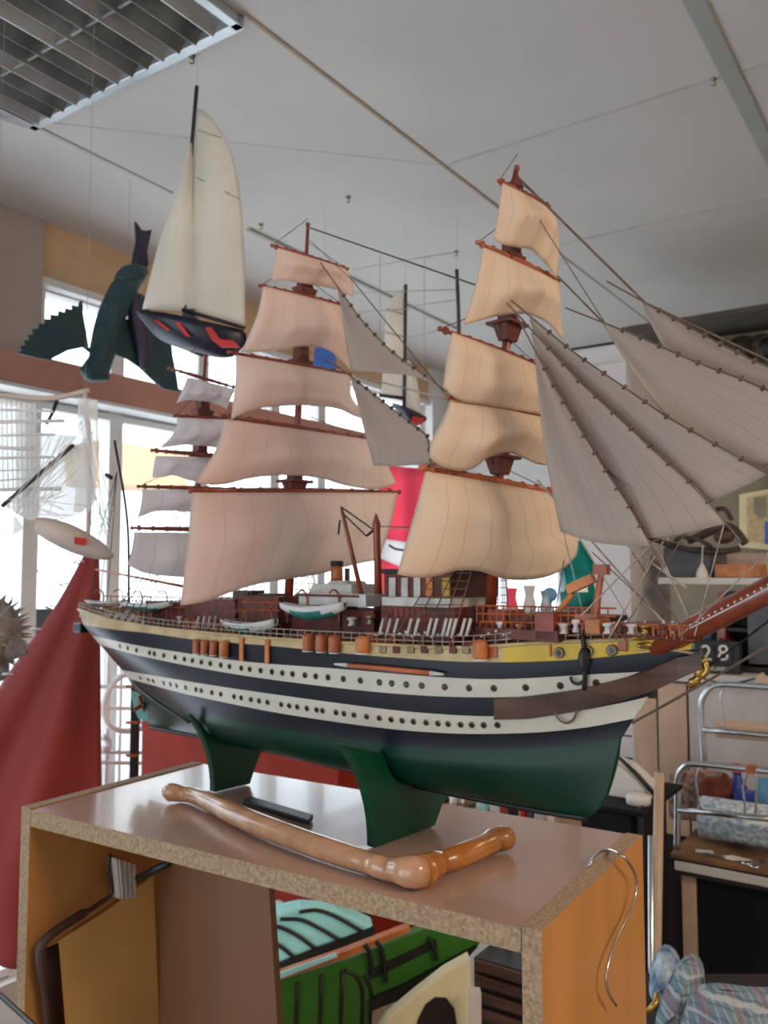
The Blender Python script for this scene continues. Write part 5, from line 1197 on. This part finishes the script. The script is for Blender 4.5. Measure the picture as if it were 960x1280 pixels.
tbox('leg', .02, .055, .02, .055, 0, ZTB-.05, 'woodstick'); tbox('leg', 1.24, 1.28, .02, .055, 0, ZTB-.05, 'boardtan'); tbox('leg', .02, .055, .36, .4, 0, ZTB-.05, 'bookdark'); tbox('leg', 1.24, 1.28, .36, .4, 0, ZTB-.05, 'bookdark')
tbox('front_panel', .058, 1.238, .02, .035, ZTB-.34, ZTB-.0505, 'blackmatt')
tbox('lower_shelf', .06, 1.23, .06, .38, .22, .24, 'bookdark')
def rack(label, x0, y0, back, curve, bar, barh, r=.0085):
    PP = tF-NB*back; f = lambda p: onpl(p[0], p[1], PP, NB); base = f(curve[0]); rk = thing('chrome_rack', label, 'rack', Vector((base.x, base.y, ZTB)))
    pts = [Vector((base.x, base.y, ZTB+.0005))]+[f(p) for p in curve[1:]]; b = MB(); b.tube(smoothline(pts, 46), r, 12)
    b.build('frame_tube', M['chrome'], rk, smooth=True); a, c = f(bar[0]), f(bar[1]); b = MB(); b.tube([a, c], barh, 10, flat=.7); b.build('crossbar', M['chrome'], rk, smooth=True)
    e = f(curve[-1]); q = Vector((e.x, e.y, 0)); b = MB(); b.tube([Vector((e.x, e.y, e.z)), Vector((e.x, e.y, ZTB+.0005))], r, 12); b.build('rear_post', M['chrome'], rk, smooth=True)
    return rk, f
rk1, f1 = rack('tall chrome tube rack carrying a wooden plank, further back on the table', 0, 0, .30, [(882, 1040), (880, 950), (876, 885), (884, 864), (900, 856), (960, 859), (1010, 862)], [(879, 912), (1005, 923)], .011)
rk2, f2 = rack('low chrome tube rack at the front of the table with an orange tape', 0, 0, .04, [(846, 1047), (847, 1000), (848, 972), (855, 959), (870, 955), (950, 963), (1010, 968)], [(848, 1012), (1005, 1028)], .010)
fprism('orange_tape', [(932, 957), (944, 958), (944, 968), (932, 967)], (tF-NB*.028, NB), .024, 'redlit', rk2, bevel=.001)
for rk, f, pts in ((rk1, f1, [(908, 860), (901, 868), (902, 890), (906, 912)]), (rk2, f2, [(875, 957), (870, 975), (872, 992), (876, 1012)]), (rk2, f2, [(934, 962), (929, 985), (931, 1008), (931, 1020)]), (rk2, f2, [(944, 965), (946, 985), (945, 1005), (944, 1022)])):
    b = MB(); b.tube(smoothline([f(p) for p in pts], 14), .0028, 6); b.build('wire_hook', M['chrome'], rk, smooth=True)
pk = fprism('wooden_plank', [(894, 904), (1000, 911), (1000, 930), (894, 922)], (tF-NB*.33, NB), .07, 'boardtan', bevel=.002); tag(pk, 'pale wooden plank lying on the tall chrome rack', 'plank')
# things in the rack
q0 = tb(.03, .24, ZTB); b = MB(); G = []
Pq = tF-NB*.22
fprism_ = fprism('dotted_cloth', [(835, 968), (870, 962), (905, 968), (905, 1026), (880, 1028), (835, 1024)], (Pq-NB*.02, NB), .03, 'batik', bevel=.006); tag(fprism_, 'brown dotted cloth hanging behind the low chrome rack', 'cloth')
Pq = tF-NB*.14; b = MB()
a = onpl(877, 1018, Pq, NB); c = onpl(1000, 1028, Pq, NB); rr_ = .052; a.z = ZTB+rr_+.012; c.z = a.z
b.tube([a, a.lerp(c, .02), c], [rr_*.98, rr_, rr_], 24); b.tube([a-DB*.001, a+DB*.004], rr_*.35, 14); tag(b.build('paper_roll', M['paper'], smooth=True), 'thick roll of blue printed paper lying in the low chrome rack', 'paper roll')
for k in (.1, .3): pass
tbr = fprism('plush_animal', [(872, 996), (874, 978), (884, 970), (896, 974), (904, 966), (914, 975), (914, 1004), (900, 1006)], (tF-NB*.20, NB), .02, 'teddy', bevel=.006); tag(tbr, 'red brown plush animal behind the paper roll', 'plush toy')
b = MB(); a = onpl(922, 1000, tF-NB*.25, NB); a = Vector((a.x, a.y, ZTB)); b.lathe(a, (0, 0, 1), [(.026, 0), (.028, .01), (.028, .12), (.012, .15), (.011, .165)], 16); bt_ = tag(b.build('bottle', M['bluebottle'], smooth=True), 'blue bottle with a red cap behind the paper roll', 'bottle')
b = MB(); b.lathe(a+Vector((0, 0, .165)), (0, 0, 1), [(.014, 0), (.014, .02), (.011, .022)], 12); b.build('cap', M['brightred'], bt_)
tag(fprism('blue_box', [(917, 990), (942, 992), (942, 1010), (917, 1008)], (tF-NB*.17, NB), .04, 'bluebottle', bevel=.002), 'small dark blue box between the bottle and the paper roll', 'box')
tag(fprism('light_blue_card', [(947, 972), (1000, 975), (1000, 1010), (947, 1006)], (tF-NB*.24, NB), .006, 'bluecard', bevel=.001), 'light blue card standing at the right in the low rack', 'card')
random.seed(9)
for k, (x, y, l, an, mt, nm, lb) in enumerate(((.07, .05, .03, 20, 'boatwhite', 'metal_clip', 'small silver clip at the left end of the table'), (.10, .03, .035, -10, 'chrome', 'metal_clip', 'silver clip beside a paper scrap on the table'), (.14, .035, .04, 15, 'ivory', 'paper_scrap', 'cream paper scrap on the table edge under the roll'), (.20, .04, .03, 60, 'chrome', 'scissors', 'pair of scissors lying on the table edge'), (.25, .03, .04, 5, 'boatwhite', 'metal_ruler', 'short metal ruler at the front of the table'), (.30, .05, .035, -20, 'chrome', 'metal_clip', 'silver clip at the right on the table'))):
    c = tb(x, y, ZTB+.003); a = math.radians(an); d = DB*math.cos(a)-NB*math.sin(a); e = Vector((-d.y, d.x, 0)); b = MB()
    if nm == 'scissors':
        for s_ in (-1, 1): b.obox(c+d*.01, d*.03+e*s_*.006, e*.003, Vector((0, 0, .001))); b.tube([c-d*.03+e*s_*.012+Vector((.010*math.cos(v), .010*math.sin(v), 0)) for v in [i*math.pi/5 for i in range(11)]], .002, 5)
    elif nm == 'paper_scrap': b.prism([c-d*.04, c-e*.02, c+d*.045, c+e*.022], (0, 0, .001))
    else: b.obox(c, d*l*.7, e*.006, Vector((0, 0, .002)))
    tag(b.build(nm, M[mt], bevel=.0005 if nm != 'scissors' else 0), lb, nm.replace('_', ' '))
# poles beside the cabinet
PP_ = at(820, 1000, 1.75); q = PP_
b = MB(); top = at(824, 966, 1.75); bot = Vector((at(815, 1200, 1.75).x-.03, 1.72, 0)); b.tube([bot, top], .010, 12)
tag(b.build('wooden_pole', M['woodstick'], smooth=True), 'pale wooden pole leaning between cabinet and work table', 'pole')
b = MB(); top = at(814, 1045, 1.68); bot = Vector((at(812, 1200, 1.68).x-.02, 1.66, 0)); b.tube([bot, top], .006, 12); tag(b.build('steel_rod', M['chrome'], smooth=True), 'thin steel rod leaning left of the pale wooden pole', 'rod')
# dark desk behind the bow with small machine
P = at(770, 1020, 1.9); dk = thing('black_desk', 'black desk behind the bow of the ship', 'desk', Vector((P.x, P.y, 0)))
fbox('desk_top', 722, 1003, 806, 1009, P, .3, 'blackmatt', dk); zd = onpl(700, 1003, P, NB).z
fbox('body', 726, 1010, 788, 1040, P, .27, 'blackmatt', dk, z0=.01, push=-.01)
fbox('leg', 796, 1010, 800, 1040, P, .03, 'black', dk, z0=.0, push=-.02)
def onD(px, py, back=.1): a = onpl(px, py, P-NB*back, NB); return a
t = thing('cream_machine', 'cream coloured small machine with black parts on the black desk', 'machine', Vector((onD(772, 1000).x, onD(772, 1000).y, zd)))
a = onD(755, 975); L_ = .10; b = MB(); base = Vector((a.x, a.y, zd+.001)); b.prism([base, base+DB*.10, base+DB*.10+Vector((0, 0, .03)), base+DB*.05+Vector((0, 0, .07)), base+Vector((0, 0, .085))], -NB*.09); b.build('body', M['ivory'], t, bevel=.006)
b = MB(); b.tube([base+DB*.03+Vector((0, 0, .10)), base+DB*.08+Vector((0, 0, .06)), base+DB*.12+Vector((0, 0, .02))], [.004, .006, .006], 8); b.build('arm', M['black'], t, smooth=True)
b = MB(); c = base+DB*.09+NB*.03; b.lathe(c, (0, 0, 1), [(.026, 0), (.028, .02), (.02, .026)], 14); tag(b.build('white_pot', M['ivory'], smooth=True), 'small white pot in front of the cream machine', 'pot')
# siding behind
for k, y in enumerate((920, 948, 1020)):
    q = (onpl(786, y, at(786, 950, 2.66), NB)); b = MB(); b.obox(q, DB*.06, NB*.004, Vector((0, 0, .0025))); tag(b.build('wall_hook_rail', M['greybox']), ['upper grey rail on the tan board behind the bow', 'middle grey rail behind the bow', 'lowest grey rail behind the bow'][k], 'rail')
# low shelf of small goods under the forward hull
P = at(620, 1010, 2.85); gs = thing('goods_shelf', 'low pale shelf holding small goods seen under the hull', 'shelf', Vector((P.x, P.y, 0)))
fbox('board', 540, 1006, 700, 1014, P, .2, 'boardtan', gs); fbox('side', 540, 1015, 548, 1040, P, .2, 'boardtan', gs, z0=0); fbox('side', 692, 1015, 700, 1040, P, .2, 'boardtan', gs, z0=0)
zg = onpl(540, 1006, P, NB).z; random.seed(3)
for k, (x, h, w_, mt, lb) in enumerate(((556, .05, .03, 'branch', 'small dark brown ornament, leftmost under the hull'), (570, .06, .035, 'boatwhite', 'white ornament beside the dark brown one under the hull'), (586, .075, .05, 'bronze', 'grey brass ornament under the hull'), (606, .07, .03, 'canopy', 'aqua packet under the hull'), (622, .075, .035, 'ivory', 'white packet right of the aqua one under the hull'), (632, .07, .008, 'brightred', 'thin red packet under the hull'), (642, .07, .025, 'shelfwhite', 'white packet right of the thin red one'), (656, .035, .018, 'brightred', 'small red tin under the hull'), (665, .03, .02, 'greybox', 'small grey tin under the hull'), (676, .035, .03, 'panelwhite', 'small pale tin under the hull'))):
    a = onpl(x, 1000, P-NB*.05, NB); c = Vector((a.x, a.y, zg+.001)); b = MB()
    if k < 3: b.lathe(c, (0, 0, 1), [(w_*.5, 0), (w_*.6, h*.2), (w_*.35, h*.5), (w_*.55, h*.8), (w_*.15, h)], 8)
    else: b.obox(c+Vector((0, 0, h/2)), DB*w_/2, NB*.02, Vector((0, 0, h/2)))
    tag(b.build('ornament' if k < 3 else 'packet', M[mt], bevel=.001), lb, 'ornament' if k < 3 else 'packet', 'small goods on the low shelf')

# ---- seen through the cabinet: model boats on a low bench
PB = facing(430, 1200, 1.55, 6); P, N = PB
zb_ = .60
def boatthing(name, label): return thing(name, label, 'model boat', onpl(430, 1280, P, N))
bn = thing('low_bench', 'low bench under the model boats behind the cabinet', 'bench', Vector((P.x, P.y, 0)))
b = MB(); b.box((-.45, 1.42, .50), (.12, 2.0, .53)); b.build('bench_top', M['boardtan'], bn)
for x in (-.43, .08):
    for y in (1.44, 1.96): b = MB(); b.box((x, y, 0), (x+.03, y+.03, .50)); b.build('leg', M['boardtan'], bn)
PB1 = facing(400, 1180, 1.85, 6)
t = thing('covered_boat', 'model boat with a ribbed aqua cover and black hull side behind the cabinet', 'model boat', onpl(400, 1230, *PB1))
can = [(318, 1215), (318, 1150), (345, 1140), (375, 1134), (420, 1136), (452, 1150), (468, 1158), (462, 1163), (400, 1184), (342, 1207)]
fprism('cover', can, PB1, .05, 'canopy', t, bevel=.01)
for a in ([(336, 1176), (352, 1184), (368, 1197)], [(334, 1157), (352, 1160), (374, 1171), (394, 1186)], [(350, 1149), (376, 1150), (402, 1162), (424, 1175)], [(374, 1140), (398, 1138), (424, 1148), (452, 1164)]): ftube('rib', a, PB1, .004, 'black', t, push=.004)
fprism('hull_side', [(318, 1215), (342, 1207), (468, 1159), (470, 1178), (345, 1224), (318, 1235), (318, 1300), (500, 1300), (470, 1180)][:5]+[(318, 1236)], PB1, .15, 'black', t, push=.006)
fprism('lower_hull', [(318, 1236), (345, 1224), (470, 1178), (475, 1260), (440, 1275), (318, 1275)], PB1, .13, 'black', t, push=-.004)
t = thing('green_boat', 'leaf green model boat with dark grooves and an orange deck stripe behind the cabinet', 'model boat', onpl(430, 1275, *PB))
fprism('hull', [(318, 1240), (345, 1228), (440, 1198), (520, 1166), (560, 1150), (612, 1160), (596, 1186), (560, 1204), (500, 1236), (466, 1252), (460, 1300), (318, 1300)], PB, .03, 'bgreen', t, bevel=.002)
fprism('deck_stripe', [(340, 1221), (430, 1190), (512, 1158), (514, 1164), (432, 1198), (343, 1227)], PB, .02, 'orange', t, push=.008); fprism('deck_stripe_pale', [(340, 1220), (420, 1192), (422, 1196), (343, 1226)], PB, .004, 'canopy', t, push=.012)
for x, y0 in ((346, 1234), (372, 1227), (402, 1218), (428, 1213)): ftube('groove', [(x, y0), (x-2, 1285)], PB, .0032, 'black', t, push=.001, sm=False)
ftube('groove', [(430, 1213), (445, 1220), (453, 1240), (452, 1290)], PB, .0032, 'black', t, push=.001)
ftube('seam', [(455, 1220), (464, 1240), (462, 1290)], PB, .0030, 'black', t, push=.001)
fprism('rubbing_strip', [(460, 1214), (545, 1174), (547, 1184), (462, 1226)], PB, .004, 'black', t, push=.003)
for a in ([(456, 1180), (462, 1192), (466, 1218)], [(470, 1176), (478, 1190), (483, 1228)], [(536, 1172), (542, 1184), (546, 1200)]): ftube('strut', a, PB, .004, 'black', t, push=.008)
fprism('keel_band', [(464, 1250), (505, 1233), (560, 1203), (597, 1184), (586, 1196), (550, 1222), (508, 1248), (462, 1264)], PB, .02, 'black', t, push=.012)
PB2 = facing(540, 1240, 1.45, 4)
t = thing('cream_hull', 'cream boat hull with a dark arched opening in front of the green boat', 'model boat', onpl(540, 1290, *PB2))
fprism('hull', [(468, 1300), (484, 1274), (520, 1244), (556, 1216), (588, 1198), (592, 1300)], PB2, .03, 'cream', t, bevel=.003)
fprism('arched_opening', [(518, 1300), (522, 1276), (532, 1256), (544, 1247), (558, 1248), (568, 1262), (574, 1300)], PB2, .004, 'hole', t, push=.003)
P = at(620, 1240, 1.6); t = thing('dark_crate', 'dark brown wooden crate behind the cabinet right opening', 'crate', Vector((P.x, P.y, 0)))
fbox('body', 592, 1196, 668, 1290, P, .25, 'bookdark', t, z0=.0)
for y in (1200, 1218, 1238, 1258): fbox('slat', 592, y, 668, y+13, P, .008, 'plank', t, push=.009)
b = MB(); a = onpl(600, 1188, P-NB*.06, NB); 
for k in range(8): b.tube([Vector((a.x+.008*k, a.y, onpl(600, 1196, P, NB).z)), Vector((a.x+.008*k+random.uniform(-.02, .02), a.y+random.uniform(-.02, .02), onpl(600, 1196, P, NB).z+.02))], .003, 5)
tag(b.build('metal_bits', M['chrome']), 'shiny metal bits on top of the dark crate', 'metal bits')
P = at(594, 1260, 1.40); b = MB(); z = at(594, 1241, 1.40).z; b.box((P.x-.008, P.y, 0), (P.x+.010, P.y+.02, z)); tag(b.build('pale_post', M['pale'], bevel=.001), 'short pale post in front of the dark crate', 'post')
b = MB(); a = at(345, 1128, 1.95)
for k in range(6): q = at(340+k*7, 1150, 1.98); b.ball(q+Vector((0, 0, random.uniform(0, .03))), .018, 0, 5)
tag(b.build('wrapping_paper', M['boatwhite']), 'crumpled white wrapping behind the aqua cover', 'wrapping')
# ---- textiles at the lower right
def blob(name, label, cat, pts, Y, th, mt, sag=.0):
    P, N = facing(*pts[0], Y, -25); b = MB(); c = sum((onpl(*p, P, N) for p in pts), Vector())/len(pts); ring_ = smoothline([onpl(*p, P, N) for p in pts+[pts[0]]], 40); G = []
    for j in range(9):
        s = j/8; k = math.cos(s*math.pi/2); G.append([c+(p-c)*math.sin((1-s)*math.pi/2+.0)+N*th*(1-math.sin((1-s)*math.pi/2))*1.6+N*.004*math.sin(i*1.3+j) for i, p in enumerate(ring_)])
    b.grid(G, uv=False); G2 = [[c+(p-c)*(1-j/4)-N*(th*.6) for p in ring_] for j in range(5)]; b.grid([ring_]+G2, uv=False); return tag(b.build(name, M[mt], smooth=True), label, cat)
blob('printed_pouch', 'pale pouch with dark blue leaf print beside the cabinet', 'pouch', [(812, 1260), (812, 1215), (822, 1192), (832, 1186), (845, 1196), (850, 1220), (842, 1265)], 1.42, .03, 'mint')
blob('plaid_cushion', 'grey and blue plaid cushion, upright one behind the flat plaid cloth', 'cushion', [(812, 1300), (828, 1245), (845, 1212), (862, 1198), (876, 1208), (880, 1240), (872, 1300)], 1.30, .03, 'plaid')
blob('plaid_cloth', 'grey and blue plaid cloth lying flat at the lower right corner', 'cloth', [(840, 1310), (862, 1250), (885, 1236), (930, 1240), (1000, 1250), (1010, 1310)], 1.22, .03, 'plaid')
b = MB(); b.tube(smoothline([at(803, 1268, 1.22), at(812, 1262, 1.20), at(820, 1252, 1.2), at(821, 1243, 1.22)], 12), .004, 8); tag(b.build('brass_hook', M['gold'], smooth=True), 'curved brass hook beside the printed pouch', 'hook')
st = thing('stool', 'dark stool carrying the plaid textiles', 'stool', Vector((at(900, 1280, 1.35).x, 1.35, 0)))
zz = at(900, 1296, 1.30).z; x_ = at(900, 1280, 1.35).x
b = MB(); b.box((x_-.14, 1.16, zz-.03), (x_+.16, 1.5, zz)); b.build('seat', M['bookdark'], st, bevel=.004)
for i in (-.12, .12):
    for j in (1.2, 1.46): b = MB(); b.box((x_+i-.015, j-.015, 0), (x_+i+.015, j+.015, zz-.03)); b.build('leg', M['bookdark'], st)
# ---- grey tray at the lower left corner
PT = at(20, 1262, .95); q = [onz(x, y, PT.z) for x, y in ((-60, 1190), (0, 1244), (44, 1284), (60, 1340), (-60, 1340))]
t = thing('grey_tray', 'grey tray with dark rim at the lower left corner', 'tray', sum(q, Vector())/5)
b = MB(); b.prism(q, (0, 0, -.01)); b.build('base', M['joint'], t); cq = sum(q, Vector())/5; b = MB(); b.tube([Vector((cq.x, cq.y, 0)), cq-Vector((0, 0, .01))], .02, 10); b.build('pedestal', M['black'], t, smooth=True); b = MB(); b.tube(q[:3]+[q[3]], .003, 8); b.build('rim', M['black'], t, smooth=True)
